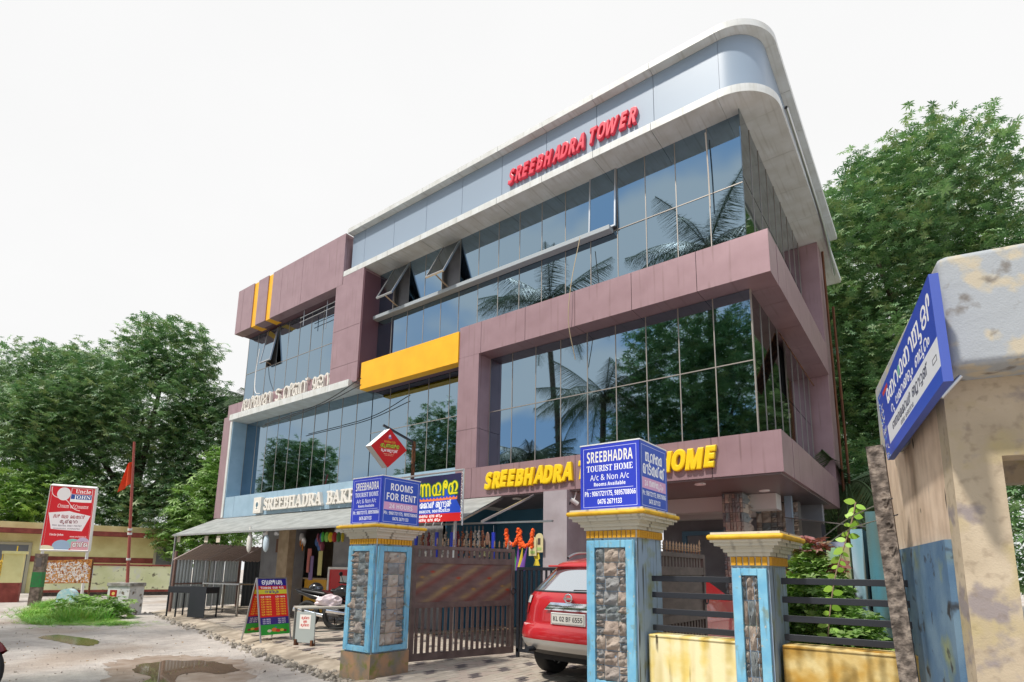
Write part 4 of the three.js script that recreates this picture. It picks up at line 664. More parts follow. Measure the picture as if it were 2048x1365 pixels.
// ---------------------------------------------------------------- goods of the pooja shop
{
  const zz = -7.62, cols = [[0.22, 0.04, 0.05], [0.28, 0.11, 0.06], [0.42, 0.36, 0.30], [0.30, 0.10, 0.05], [0.52, 0.47, 0.42]];
  const strandMats = cols.map((c) => plain(...c, 0.7));
  const beadStrand = (h) => { const l = []; for (let i = 0; i < h / 0.045; i++) l.push(new THREE.SphereGeometry(0.024 + 0.005 * ((i * 7) % 3), 7, 5).translate(0.012 * Math.sin(i * 1.7), -i * 0.045 - 0.1, 0.01 * Math.cos(i * 2.1))); l.push(bar(V(0, 0, 0), V(0, -0.1, 0), 0.004, 4)); return merge(l); };
  const strands = [0.42, 0.5, 0.58].map(beadStrand);
  [[846, 1], [858, 0], [866, 4], [892, 2], [905, 3], [917, 0], [926, 1], [934, 2], [942, 3], [950, 2], [958, 4], [966, 1]].forEach(([px, k], i) => { const p = onZ(px, 1053, zz - 0.02 * (i % 3)); single('bead_strand', ['dark maroon', 'brown', 'pale taupe', 'reddish brown', 'light grey'][k] + ' strand of beads hanging from the shop rail above the gate', 'beads', strands[i % 3], strandMats[k], [p.x, 2.1, p.z], i, 'bead strands on the rail'); });
  const tubeG = new THREE.CylinderGeometry(0.035, 0.03, 0.5, 12).translate(0, -0.3, 0), tubeM = plain(0.02, 0.05, 0.62, 0.35);
  [833, 874, 904, 987].forEach((px, i) => { const p = onZ(px, 1062, zz + 0.05), g = thing('plastic_roll', 'bright blue plastic tube hanging upright above the brown gate', 'tube', [p.x, p.y + 0.02, p.z], 0, 'blue tubes on the rail'); part('tube', tubeG, tubeM, g); part('hook', bar(V(0, -0.05, 0), V(0, 0.07, 0), 0.004, 4), M.steel, g); });
  const flower = new THREE.IcosahedronGeometry(0.028, 0), orange = plain(0.86, 0.11, 0.01, 0.8);
  [[1025, 1062], [1052, 1064]].forEach(([px, py], i) => {
    const p = onZ(px, py, zz + 0.02), l = []; for (let k = 0; k <= 40; k++) { const t = k / 40 * Math.PI; for (let j = 0; j < 3; j++) l.push(flower.clone().rotateX(R(0, 3)).translate(0.13 * Math.cos(t) + R(-0.015, 0.015), 0.02 - 0.26 * Math.sin(t) ** 0.8 + R(-0.015, 0.015), R(-0.02, 0.02))); }
    for (let k = 0; k < 14; k++) for (const s of [-1, 1]) if (s < 0 || i) l.push(flower.clone().translate(s * 0.13 + R(-0.01, 0.01), 0.02 - k * 0.022, R(-0.02, 0.02)));
    single('flower_garland', i ? 'smaller orange flower garland beside the arched picture cards' : 'larger orange flower garland hung in a loop beside the smaller one', 'garland', merge(l), orange, [p.x, p.y, p.z], 0, 'orange garlands');
  });
  const fan = thing('cloth_skirt', 'green, purple and yellow pleated cloths hanging below the orange garlands', 'cloth', (() => { const p = onZ(1038, 1092, zz); return [p.x, p.y, p.z]; })());
  [[0.02, 0.25, 0.05], [0.03, 0.3, 0.06], [0.15, 0.05, 0.3], [0.6, 0.45, 0.03], [0.16, 0.06, 0.32]].forEach((c, i) => part('pleat', new THREE.ConeGeometry(0.06, 0.42, 6, 1).scale(1, 1, 0.4).rotateZ((i - 2) * -0.14).translate((i - 2) * 0.075, -0.2, 0.01 * i), plain(...c, 0.8), fan));
  [[1066, 1095], [1079, 1088]].forEach(([px, py], i) => {
    const p = onZ(px, py, -8.7 + 0.02 * (1 - i)); const s = new THREE.Shape(); s.moveTo(-0.075, -0.13); s.lineTo(0.075, -0.13); s.lineTo(0.075, 0.08); s.absarc(0, 0.08, 0.075, 0, Math.PI);
    const g = thing('picture_card', i ? 'arched cream wall plaque, partly hidden by another, beside the garlands' : 'arched cream wall plaque with dark figures, in front of another', 'plaque', [p.x, p.y, p.z], 0, 'arched plaques');
    part('plaque', new THREE.ExtrudeGeometry(s, { depth: 0.012, bevelEnabled: false }).scale(1.15, 1.25, 1), plain(0.62, 0.55, 0.3, 0.6), g);
    part('figure', B(-0.03, 0.03, -0.02, 0.1, 0.013, 0.017), plain(0.08, 0.06, 0.05), g); part('caption', B(-0.05, 0.05, -0.12, -0.07, 0.013, 0.017), plain(0.35, 0.5, 0.15), g);
  });
  single('yellow_cut_out', 'yellow cut out ornament on the wall behind the red car', 'ornament', (() => { const s = new THREE.Shape(); s.moveTo(-0.07, -0.13); s.lineTo(0.07, -0.13); s.lineTo(0.035, -0.03); s.lineTo(0.07, 0); s.lineTo(0.05, 0.12); s.lineTo(-0.06, 0.12); s.lineTo(-0.06, 0.02); s.lineTo(-0.03, -0.03); return new THREE.ExtrudeGeometry(s, { depth: 0.015, bevelEnabled: false }); })(), plain(0.7, 0.55, 0.04, 0.6), (() => { const p = onZ(1074, 1118, -8.72); return [p.x, p.y, p.z]; })());
  const tin = onZ(1018, 1098, zz + 0.1), tg = thing('steel_pot', 'small shiny steel pot hung among the shop goods', 'pot', [tin.x, tin.y, tin.z]); part('pot', new THREE.CylinderGeometry(0.042, 0.04, 0.13, 16).rotateZ(-0.3), M.steel, tg); part('handle', new THREE.TorusGeometry(0.04, 0.005, 5, 14).translate(0.01, 0.08, 0), M.steel, tg);
  const gl2 = [[970, 1105, [0.55, 0.55, 0.3]], [858, 1108, [0.7, 0.7, 0.68]], [893, 1105, [0.75, 0.74, 0.7]]];
  gl2.forEach(([px, py, c], i) => { const p = onZ(px, py, zz), l = []; for (let k = 0; k < 34; k++) l.push(new THREE.IcosahedronGeometry(R(0.018, 0.035), 0).translate(R(-0.08, 0.08), R(-0.08, 0.06), R(-0.06, 0.06))); single('flower_bunch', ['pale yellow bunch of artificial flowers above the gate spears', 'small white bunch of artificial flowers behind the gate spears', 'larger white bunch of artificial flowers behind the gate spears'][i], 'flowers', merge(l), plain(...c, 0.8), [p.x, p.y, p.z]); });
  const cp = onZ(975, 1078, zz); single('packet', 'clear packet with orange contents hung from the rail', 'packet', new THREE.SphereGeometry(0.06, 10, 8).scale(0.75, 1.9, 0.4), plain(0.55, 0.3, 0.2, 0.4), [cp.x, cp.y, cp.z]);
  // camera under the porch
  const cc = onZ(1148, 1004, -8.95), cam = thing('security_camera', 'white bullet camera with bracket under the porch soffit', 'camera', [cc.x, cc.y, cc.z]);
  part('housing', new THREE.CylinderGeometry(0.04, 0.045, 0.17, 14).rotateX(Math.PI / 2 - 0.5).rotateY(-0.6), M.signwhite, cam); part('lens', new THREE.CylinderGeometry(0.04, 0.04, 0.03, 14).rotateX(Math.PI / 2 - 0.5).rotateY(-0.6).translate(-0.055, -0.045, 0.085), M.black, cam); part('bracket', bar(V(0, 0.02, 0), V(0.04, 0.18, -0.02), 0.014), M.signwhite, cam);
}

// ---------------------------------------------------------------- bakery interior and frontage
{
  const sh = thing('shop_shelf', 'brown wooden wall shelves crowded with jars inside the bakery', 'shelf', [-13.9, 0, -11]);
  const wood = plain(0.34, 0.21, 0.13, 0.7);
  for (const y of [0.5, 0.95, 1.4, 1.85, 2.25]) wpart('board', B(-15.3, -12.55, y, y + 0.03, -11.18, -10.85), wood, sh);
  for (const x of [-15.3, -14.4, -13.5, -12.6]) wpart('upright', B(x, x + 0.03, 0, 2.4, -11.18, -10.86), wood, sh);
  const jar = new THREE.LatheGeometry([[0, 0], [0.06, 0], [0.065, 0.02], [0.065, 0.16], [0.045, 0.19], [0.05, 0.2], [0.05, 0.23], [0, 0.23]].map(([a, b]) => new THREE.Vector2(a, b)), 10), jm = [[0.6, 0.08, 0.05], [0.75, 0.5, 0.15], [0.75, 0.72, 0.68], [0.2, 0.38, 0.2], [0.45, 0.22, 0.1]].map((c) => plain(...c, 0.35));
  let k = 0; for (const y of [0.98, 1.43, 1.88]) for (let x = -15.15; x < -12.7; x += 0.21) single('jar', ['red', 'amber', 'white', 'green', 'brown'][k % 5] + ' lidded jar on the bakery wall shelves', 'jar', jar, jm[k++ % 5], [x, y, -11], 0, 'jars on the bakery shelves');
  const ct = thing('shop_counter', 'orange fronted counter inside the bakery opening', 'counter', [-14.3, 0, -10]); wpart('front', B(-14.75, -13.7, 0, 1.0, -9.9, -9.55), plain(0.78, 0.42, 0.05, 0.5), ct); wpart('top', B(-14.77, -13.65, 1.0, 1.04, -9.95, -9.5), M.beige, ct);
  const pk = [[0.05, 0.45, 0.05], [0.25, 0.6, 0.1], [0.75, 0.6, 0.02], [0.6, 0.05, 0.05], [0.1, 0.3, 0.1], [0.75, 0.62, 0.05]], pg = new THREE.SphereGeometry(0.09, 8, 8).scale(0.8, 1.5, 0.35).translate(0, -0.14, 0);
  pk.forEach((c, i) => { const p = onZ(646 + i * 8, 1064, -8.9); single('snack_packet', ['dark green', 'light green', 'yellow', 'red', 'bottle green', 'golden'][i] + ' snack packet hanging at the bakery opening', 'packet', pg, plain(...c, 0.3), [p.x, p.y, p.z], i * 0.4, 'hanging snack packets'); });
  [[618, 1120, 0.5], [622, 1135, 0.1], [640, 1125, 0.6]].forEach(([px, py, c], i) => { const p = onZ(px, py, -9.1); single('sachet_strip', ['red and white', 'purple', 'yellow speckled'][i] + ' strip of sachets hanging at the bakery opening', 'packet', RB(-0.09, 0.09, -0.35, 0.3, -0.01, 0.01, 0.008), plain(...[[0.5, 0.12, 0.1], [0.2, 0.12, 0.3], [0.6, 0.55, 0.2]][i], 0.35), [p.x, p.y, p.z]); });
  for (let i = 0; i < 12; i++) { const p = onZ(598 + (i * 37) % 72, 1066 + (i % 3) * 9, -9.35 - (i % 2) * 0.3); single('sweet_packet', ['orange', 'blue', 'silver', 'pink'][i % 4] + ' sweet packet hanging in rows inside the bakery opening', 'packet', pg, plain(...[[0.7, 0.25, 0.03], [0.08, 0.2, 0.55], [0.6, 0.6, 0.62], [0.65, 0.2, 0.3]][i % 4], 0.3), [p.x, p.y, p.z], i * 0.7, 'sweet packets in rows'); }
  const bags = [[500, 1062, 0.10, 0.5], [533, 1066, 0.11, 0.42]];
  bags.forEach(([px, py, r, h], i) => { const p = onZ(px, py, -7.35), g = thing('hanging_bag', i ? 'white and blue cloth bundle hanging at the awning edge' : 'long white cloth bag hanging at the awning edge', 'bag', [p.x, p.y, p.z]); part('neck', bar(V(0, 0.1, 0), V(0.02, -0.1, 0), 0.03, 8, 0.02), plain(0.72, 0.7, 0.66, 0.8), g); part('sack', new THREE.SphereGeometry(r, 12, 10).scale(0.8, h / r / 2, 0.6).translate(0.02, -h / 2 - 0.05, 0), i ? plain(0.55, 0.66, 0.75, 0.8) : plain(0.72, 0.7, 0.66, 0.8), g); });
  const card = RB(-0.1, 0.1, -0.09, 0.09, -0.004, 0.004, 0.003);
  [357, 412, 436].forEach((px, i) => { const p = onZ(px, 1079, -7.5 + i * 0.06); single('paper_card', 'small cream card hanging below the awning edge', 'card', card, plain(0.66, 0.58, 0.48, 0.8), [p.x, p.y, p.z], 0, 'cards below the awning'); });
  const pf = onZ(680, 1160, -9.15), fr = thing('framed_poster', 'red poster in a white frame leaning by the bakery wall', 'poster', [pf.x, pf.y, pf.z]); part('frame', merge([B(-0.5, -0.44, -0.62, 0.32, 0, 0.04), B(0.44, 0.5, -0.62, 0.32, 0, 0.04), B(-0.44, 0.44, 0.26, 0.32, 0, 0.04), B(-0.44, 0.44, -0.62, -0.56, 0, 0.04)]), M.signwhite, fr);
  part('poster', B(-0.44, 0.44, -0.56, 0.26, 0.005, 0.015), plain(0.55, 0.012, 0.02, 0.35), fr); part('print', B(0.02, 0.3, -0.1, 0.1, 0.016, 0.018), plain(0.55, 0.6, 0.62, 0.4), fr);
  single('wall_plaque', 'small brown religious plaque on the grey shop wall', 'plaque', RB(-0.09, 0.09, -0.2, 0.2, 0, 0.02, 0.005), plain(0.15, 0.06, 0.035, 0.5), (() => { const p = onZ(556, 1092, -9.18); return [p.x, p.y, p.z]; })());
}
{ // folding menu board: two printed panels hinged at the top
  const menu = (m) => printed(360, 720, (x, W, H) => {
    const bands = [['#27208c', 0, 100], ['#d2232a', 100, 150], ['#ded43a', 150, 206], ['#e0231c', 206, 500], ['#3a2a82', 500, 592], ['#2fa336', 592, 720]]; for (const [c, a, b] of bands) { x.fillStyle = c; x.fillRect(0, a, W, b - a); }
    x.save(); if (m) { x.translate(W, 0); x.scale(-1, 1); }
    mal(x, 'shree', 180, 80, 50, 300, '#fff', 0.2); mal(x, 'bakery', 180, 138, 24, 300, '#fff', 0.2); mal(x, 'coolbar', 190, 192, 28, 220, '#3a2d8c', 0.22);
    for (let i = 0; i < 8; i++) for (const c of [92, 268]) mal(x, 'item', c, 250 + i * 32, 17, i ? 126 : 140, i ? '#ffd23a' : '#fff', 0.22); for (let i = 0; i < 3; i++) for (const c of [92, 275]) mal(x, 'item', c, 532 + i * 24, 13, 130, '#fff', 0.2); x.restore();
    for (const [a, b, r, c] of [[110, 670, 26, '#e9dcc0'], [170, 660, 34, '#e77a3a'], [215, 672, 28, '#d8402c'], [262, 668, 24, '#efc34a'], [300, 676, 20, '#8a2c2c'], [190, 630, 10, '#3d6fd0']]) { x.fillStyle = c; x.beginPath(); x.ellipse(a, b, r, r * 0.7, 0, 0, 7); x.fill(); }
  });
  const a = onY(521, 1287), b = onY(578, 1281), c = onY(481, 1279), u = b.clone().sub(a).setY(0).normalize(), wdt = 0.6, top = 1.12, nrm = u.clone().cross(V(0, 1, 0));
  const g = thing('menu_board', 'folding pavement menu board with red, blue and green printed panels', 'sign', [a.x, 0, a.z]);
  const apex = a.clone().addScaledVector(nrm, -0.3), A0 = (t, y, s) => { const p = a.clone().lerp(apex, y / top).addScaledVector(u, t * wdt); p.y = y; return s ? p.addScaledVector(nrm, -(top - y) / top * 0.6 - 0.0) : p; };
  wpart('front_panel', quad(A0(0, 0.12), A0(1, 0.12), A0(1, top), A0(0, top)), menu(true), g);
  const back = (t, y) => { const p = A0(t, y), q = a.clone().addScaledVector(nrm, -0.6).lerp(apex, y / top).addScaledVector(u, t * wdt); q.y = y; return q; };
  const bm = menu(false); bm.side = THREE.DoubleSide; wpart('back_panel', quad(back(1, 0.12), back(0, 0.12), back(0, top), back(1, top)), bm, g);
  for (const f of [A0, back]) wpart('leg_frame', merge([sqbar(f(0, 0), f(0, top), 0.022), sqbar(f(1, 0), f(1, top), 0.022), sqbar(f(0, top), f(1, top), 0.022)]), M.steel, g);
}
{ // little grey notice board
  const a = onY(588, 1291), b = onY(626, 1294), u = b.clone().sub(a).normalize(), g = thing('notice_board', 'low grey board with a small red printed notice', 'sign', [a.x, 0, a.z], Math.atan2(-u.z, u.x)), L0 = a.distanceTo(b);
  part('board', RB(0, L0, 0.05, 0.56, -0.02, 0, 0.004), plain(0.36, 0.4, 0.39, 0.7), g); for (const x of [0.03, L0 - 0.03]) part('foot', B(x - 0.02, x + 0.02, 0, 0.1, -0.05, 0.03), M.rust, g);
  part('notice', quad(V(L0 * 0.2, 0.28, 0.003), V(L0 * 0.78, 0.28, 0.003), V(L0 * 0.78, 0.52, 0.003), V(L0 * 0.2, 0.52, 0.003)), printed(160, 160, (x) => { x.fillStyle = '#e9e2dc'; x.fillRect(0, 0, 160, 160); for (const [i, q] of [[0, 110], [1, 50], [2, 120]]) mal(x, 'coolbar', 80, 50 + i * 40, 24, q, '#c03028', 0.24); }), g);
}
function table(label, cx, cz, turn, lx, lz, h, topM, legM) {
  const g = thing('steel_table', label, 'table', [cx, 0, cz], turn); part('table_top', RB(-lx / 2, lx / 2, h - 0.035, h, -lz / 2, lz / 2, 0.006), topM, g);
  for (const [a, b] of [[-1, -1], [1, -1], [1, 1], [-1, 1]]) part('leg', B(a * (lx / 2 - 0.04) - 0.02, a * (lx / 2 - 0.04) + 0.02, 0, h - 0.035, b * (lz / 2 - 0.04) - 0.02, b * (lz / 2 - 0.04) + 0.02), legM, g);
  part('shelf_rail', merge([B(-lx / 2 + 0.06, lx / 2 - 0.06, 0.18, 0.2, -lz / 2 + 0.03, -lz / 2 + 0.05), B(-lx / 2 + 0.06, lx / 2 - 0.06, 0.18, 0.2, lz / 2 - 0.05, lz / 2 - 0.03)]), legM, g); return g;
}
table('worn wooden topped table with plastic bags beside the motorbikes', -9.25, -6.75, 1.25, 1.5, 0.55, 0.62, plain(0.42, 0.40, 0.35, 0.7), plain(0.2, 0.21, 0.2, 0.7));
single('plastic_bag', 'crumpled pinkish white plastic bags lying on the table', 'bag', (() => { const g = new THREE.IcosahedronGeometry(0.13, 4), p = g.attributes.position; for (let i = 0; i < p.count; i++) { const v = V(p.getX(i), p.getY(i), p.getZ(i)), k = 1 + 0.5 * fbm3(v.x * 9, v.y * 9, v.z * 9, 3); p.setXYZ(i, v.x * k * 1.7, Math.max(-0.1, v.y * k), v.z * k); } g.computeVertexNormals(); return g; })(), plain(0.72, 0.6, 0.62, 0.35), [-9.35, 0.70, -6.6], 1.2);
table('steel food counter standing before the corrugated screen', -16.2, -8.2, 0.15, 1.6, 0.7, 0.86, M.steel, plain(0.25, 0.22, 0.19, 0.6));
{ // grill stand
  const g = thing('grill_stand', 'black sheet iron grill stand with a hanging front plate', 'grill', [-16.6, 0, -7.0], 0.25); part('fire_box', RB(-0.1, 1.2, 0.62, 0.78, -0.25, 0.25, 0.005), M.blackmetal, g); part('front_plate', B(0.75, 1.35, 0.02, 0.8, 0.26, 0.275), M.blackmetal, g);
  for (const [x, z] of [[-0.08, 0.23], [-0.08, -0.23], [0.25, 0.23], [1.18, -0.23]]) part('leg', B(x - 0.015, x + 0.015, 0, 0.62, z - 0.015, z + 0.015), M.blackmetal, g);
}
const corrugated = (len, ht, amp = 0.02, pitch = 0.12) => { const g = new THREE.PlaneGeometry(len, ht, Math.round(len / pitch * 8), 1), p = g.attributes.position; for (let i = 0; i < p.count; i++) p.setZ(i, amp * Math.tanh(2.2 * Math.sin(p.getX(i) / pitch * Math.PI * 2))); g.computeVertexNormals(); return g.translate(len / 2, ht / 2, 0); };
{
  const a = onY(340, 1224), b = onY(470, 1214), u = b.clone().sub(a).setY(0), len = u.length(), g = thing('corrugated_shed', 'corrugated grey metal stall with a small maroon sheet roof', 'shed', [a.x, 0, a.z], Math.atan2(-u.z, u.x));
  const zinc = std({ color: C(0.42, 0.46, 0.46), roughness: 0.35, metalness: 0.5, side: THREE.DoubleSide });
  for (let i = 0; i < 4; i++) part('sheet', corrugated(len / 4 - 0.01, 1.45).translate(i * len / 4, 0.08, -0.01 * (i % 2)), zinc, g);
  part('frame', merge([B(-0.06, 0, 0, 1.75, -0.03, 0.03), B(len, len + 0.06, 0, 1.75, -0.03, 0.03), B(-0.06, len + 0.06, 1.53, 1.58, 0.03, 0.07), B(0, len, 0.78, 0.82, 0.03, 0.06)]), plain(0.2, 0.12, 0.1, 0.7), g);
  const maroon = std({ color: C(0.37, 0.29, 0.28), roughness: 0.6, side: THREE.DoubleSide }); for (let i = 0; i < 3; i++) part('roof_sheet', corrugated((len + 0.9) / 3 - 0.01, 1.1, 0.02, 0.16).rotateX(1.15).translate(-0.6 + i * (len + 0.9) / 3, 1.5, 0.5), maroon, g);
  for (const x of [0.6, 1.0]) part('roof_post', B(x, x + 0.03, 0, 1.6, 0.45, 0.48), M.steel, g);
  part('side_sheet', corrugated(1.4, 1.6).rotateY(-0.5).translate(len + 0.1, 0, 0.1), std({ color: C(0.08, 0.09, 0.1), roughness: 0.5, metalness: 0.4, side: THREE.DoubleSide }), g);
}
// ---------------------------------------------------------------- motorbikes
function motorbike(label, pos, turn, tank) {                  // along local x, front wheel at +x
  const g = thing('motorbike', label, 'motorbike', pos, turn, 'parked motorbikes'), body = plain(...tank, 0.2), bk = M.black;
  for (const x of [-0.62, 0.66]) { const wh = new THREE.Group(); wh.name = 'wheel'; wh.position.set(x, 0.3, 0); g.add(wh); part('tyre', new THREE.TorusGeometry(0.26, 0.05, 10, 32), M.rubber, wh); const s = [new THREE.CylinderGeometry(0.05, 0.05, 0.1, 12).rotateX(Math.PI / 2)]; for (let k = 0; k < 6; k++) s.push(B(-0.012, 0.012, 0, 0.22, -0.012, 0.012).rotateZ(k * 1.047)); part('rim', merge([...s, new THREE.TorusGeometry(0.215, 0.014, 6, 28)]), plain(0.1, 0.1, 0.1, 0.4, 0.6), wh); }
  const loft = (list) => { const pos2 = [], idx = [], n = 12; list.forEach(([x, y, hy, hz]) => { for (let i = 0; i < n; i++) { const t = i / n * Math.PI * 2; pos2.push(x, y + hy * Math.sin(t), hz * Math.cos(t)); } }); for (let j = 0; j < list.length - 1; j++) for (let i = 0; i < n; i++) { const a = j * n + i, b = j * n + (i + 1) % n; idx.push(a, b, b + n, a, b + n, a + n); } const q = new THREE.BufferGeometry(); q.setAttribute('position', new THREE.Float32BufferAttribute(pos2, 3)); q.setAttribute('uv', new THREE.BufferAttribute(new Float32Array(pos2.length / 3 * 2), 2)); q.setIndex(idx); q.computeVertexNormals(); return q; };
  part('tank', loft([[-0.02, 0.74, 0.02, 0.02], [0.02, 0.76, 0.1, 0.1], [0.2, 0.82, 0.14, 0.15], [0.36, 0.82, 0.13, 0.15], [0.46, 0.78, 0.06, 0.08], [0.47, 0.78, 0.01, 0.01]]), body, g);
  part('seat', loft([[-0.8, 0.83, 0.01, 0.05], [-0.76, 0.83, 0.05, 0.1], [-0.4, 0.79, 0.05, 0.13], [-0.05, 0.74, 0.05, 0.1], [0.02, 0.74, 0.01, 0.05]]), bk, g);
  part('tail_cowl', loft([[-0.98, 0.84, 0.01, 0.02], [-0.85, 0.79, 0.05, 0.08], [-0.5, 0.7, 0.07, 0.11], [-0.2, 0.66, 0.05, 0.1], [-0.15, 0.66, 0.01, 0.02]]), body, g);
  part('engine', merge([RB(-0.15, 0.25, 0.28, 0.5, -0.12, 0.12, 0.04), RB(0.05, 0.25, 0.48, 0.68, -0.08, 0.08, 0.03), ...[0, 1, 2, 3].map((k) => B(0.02, 0.28, 0.5 + k * 0.04, 0.515 + k * 0.04, -0.1, 0.1))]), plain(0.16, 0.16, 0.17, 0.4, 0.6), g);
  part('frame', merge([bar(V(0.45, 0.8, 0), V(0.3, 0.3, 0), 0.022), bar(V(0.3, 0.3, 0), V(-0.2, 0.3, 0), 0.02), bar(V(-0.2, 0.3, 0), V(-0.3, 0.7, 0), 0.02), bar(V(-0.2, 0.34, 0.09), V(-0.62, 0.3, 0.09), 0.02), bar(V(-0.2, 0.34, -0.09), V(-0.62, 0.3, -0.09), 0.02)]), bk, g);
  part('fork', merge([bar(V(0.66, 0.3, 0.08), V(0.46, 0.95, 0.08), 0.02), bar(V(0.66, 0.3, -0.08), V(0.46, 0.95, -0.08), 0.02)]), M.steel, g);
  part('front_mudguard', new THREE.TorusGeometry(0.32, 0.06, 6, 16, 1.9).rotateZ(0.6).scale(1, 1, 0.9).translate(0.66, 0.3, 0), body, g);
  part('handlebar', tube([V(0.36, 1.02, -0.34), V(0.44, 1.0, -0.15), V(0.46, 0.98, 0), V(0.44, 1.0, 0.15), V(0.36, 1.02, 0.34)], 0.014, 16, 6), bk, g);
  part('headlamp', loft([[0.45, 0.9, 0.06, 0.08], [0.55, 0.9, 0.1, 0.11], [0.6, 0.89, 0.07, 0.08], [0.605, 0.89, 0.01, 0.01]]), body, g);
  for (const s of [-1, 1]) { const m = part('mirror', new THREE.SphereGeometry(0.06, 10, 8).scale(0.4, 0.75, 1.1).translate(0.38, 1.2, s * 0.32), bk, g); part('mirror_stalk', bar(V(0.4, 1.02, s * 0.24), V(0.38, 1.18, s * 0.3), 0.007, 5), bk, m); }
  part('silencer', bar(V(-0.1, 0.3, 0.15), V(-0.85, 0.42, 0.17), 0.045, 12, 0.05), M.chrome, g); part('side_stand', bar(V(0, 0.28, -0.1), V(-0.05, 0, -0.25), 0.012), bk, g);
  return g;
}
motorbike('black motorbike with a helmet on its seat, parked before the bakery opening', [-10.85, 0, -7.75], 0.35, [0.02, 0.02, 0.022]);
motorbike('black motorbike with red trim parked beside the red framed poster', [-10.35, 0, -8.3], 0.9, [0.08, 0.01, 0.012]);
{ const p = atD(10, 1280, 5.85); motorbike('dark motorbike with a red mudguard at the edge of the puddled road', [p.x - 0.95 * 0.8, ROAD, p.z + 0.95 * 0.59], 0.635, [0.16, 0.012, 0.015]); }
{
  const hp = onZ(632, 1170, -7.75), g = thing('helmet', 'glossy black helmet resting on the motorbike', 'helmet', [hp.x, hp.y - 0.1, hp.z], 0.4); part('shell', new THREE.SphereGeometry(0.15, 20, 14, 0, Math.PI * 2, 0, 2.2).scale(1.1, 1, 0.92), new THREE.MeshPhysicalMaterial({ color: C(0.015, 0.015, 0.018), roughness: 0.2, clearcoat: 1 }), g);
  part('visor', new THREE.SphereGeometry(0.153, 18, 10, Math.PI * 0.72, Math.PI * 0.56, 1.1, 0.7).scale(1.12, 1, 0.94), plain(0.25, 0.27, 0.3, 0.1, 0.6), g);
}
// ---------------------------------------------------------------- vegetation
function leafCluster(n, len, wid, droop) {                    // n pointed leaves round a twig end
  const l = []; for (let k = 0; k < n; k++) {
    const a = k / n * 6.283 + 0.4 * n2(k, 3), el = 0.5 - droop * (0.6 + 0.6 * Math.abs(n2(k, 9))), L2 = len * (0.75 + 0.4 * Math.abs(n2(k * 3, 1)));
    const d = V(Math.cos(a) * Math.cos(el), Math.sin(el), Math.sin(a) * Math.cos(el)), s = V(-Math.sin(a), 0, Math.cos(a)).multiplyScalar(wid / 2), m = d.clone().multiplyScalar(L2 * 0.5).add(V(0, wid * 0.3, 0)), e = d.clone().multiplyScalar(L2).add(V(0, -L2 * droop * 0.3, 0)), o = V(0, 0, 0);
    const tri = (p, q, r) => { const g = new THREE.BufferGeometry(); g.setAttribute('position', new THREE.Float32BufferAttribute([...p, ...q, ...r], 3)); g.setAttribute('uv', new THREE.Float32BufferAttribute([0, 0, 1, 0, 1, 1], 2)); g.computeVertexNormals(); return g; };
    const a1 = m.clone().add(s), a2 = m.clone().sub(s); l.push(tri(o.toArray(), a1.toArray(), a2.toArray()), tri(a1.toArray(), e.toArray(), a2.toArray()));
  } return merge(l);
}
const leafMat = new THREE.MeshPhysicalMaterial({ color: C(1, 1, 1), roughness: 0.55, side: THREE.DoubleSide, transmission: 0.5, thickness: 0 });
const mango = leafCluster(9, 0.3, 0.075, 0.5), broad = leafCluster(7, 0.16, 0.075, 0.3), smallLeaf = leafCluster(6, 0.085, 0.042, 0.3);
function leaves(parent, geo, count, lobes, tones, scale = 1, name = 'crown', fill = 0.4) {
  const im = new THREE.InstancedMesh(geo, leafMat, count), m4 = new THREE.Matrix4(), q = new THREE.Quaternion(), tot = lobes.reduce((s, l) => s + l[3] * l[4], 0), c = new THREE.Color();
  let i = 0; lobes.forEach((lb, li) => {
    const n = li === lobes.length - 1 ? count - i : Math.round(count * lb[3] * lb[4] / tot);
    for (let k = 0; k < n && i < count; k++, i++) {
      const u = R(-1, 1), t = R(0, 6.283), r = Math.pow(R(fill ** 3, 1), 1 / 3) * (1 + 0.22 * n3(u * 2.2 + lb[0], Math.cos(t) * 2, Math.sin(t) * 2)), s = Math.sqrt(1 - u * u);
      const p = V(lb[0] + lb[3] * r * s * Math.cos(t), lb[1] + lb[4] * r * u, lb[2] + lb[3] * r * s * Math.sin(t)); q.setFromEuler(new THREE.Euler(R(-0.6, 0.6), R(0, 6.28), R(-0.6, 0.6))); const z = scale * R(0.7, 1.3);
      m4.compose(p, q, V(z, z, z)); im.setMatrixAt(i, m4); const tn = tones[Math.floor(rnd() * tones.length)]; im.setColorAt(i, c.setRGB(...tn).multiplyScalar(R(0.7, 1.3)));
    }
  });
  im.name = name; im.userData.kind = 'stuff'; im.castShadow = im.receiveShadow = true; parent.add(im); return im;
}
const GREEN = [[0.15, 0.30, 0.11], [0.20, 0.37, 0.14], [0.11, 0.24, 0.10], [0.26, 0.43, 0.16], [0.28, 0.38, 0.14]], LIME = [[0.25, 0.44, 0.08], [0.32, 0.52, 0.11], [0.19, 0.36, 0.07]];
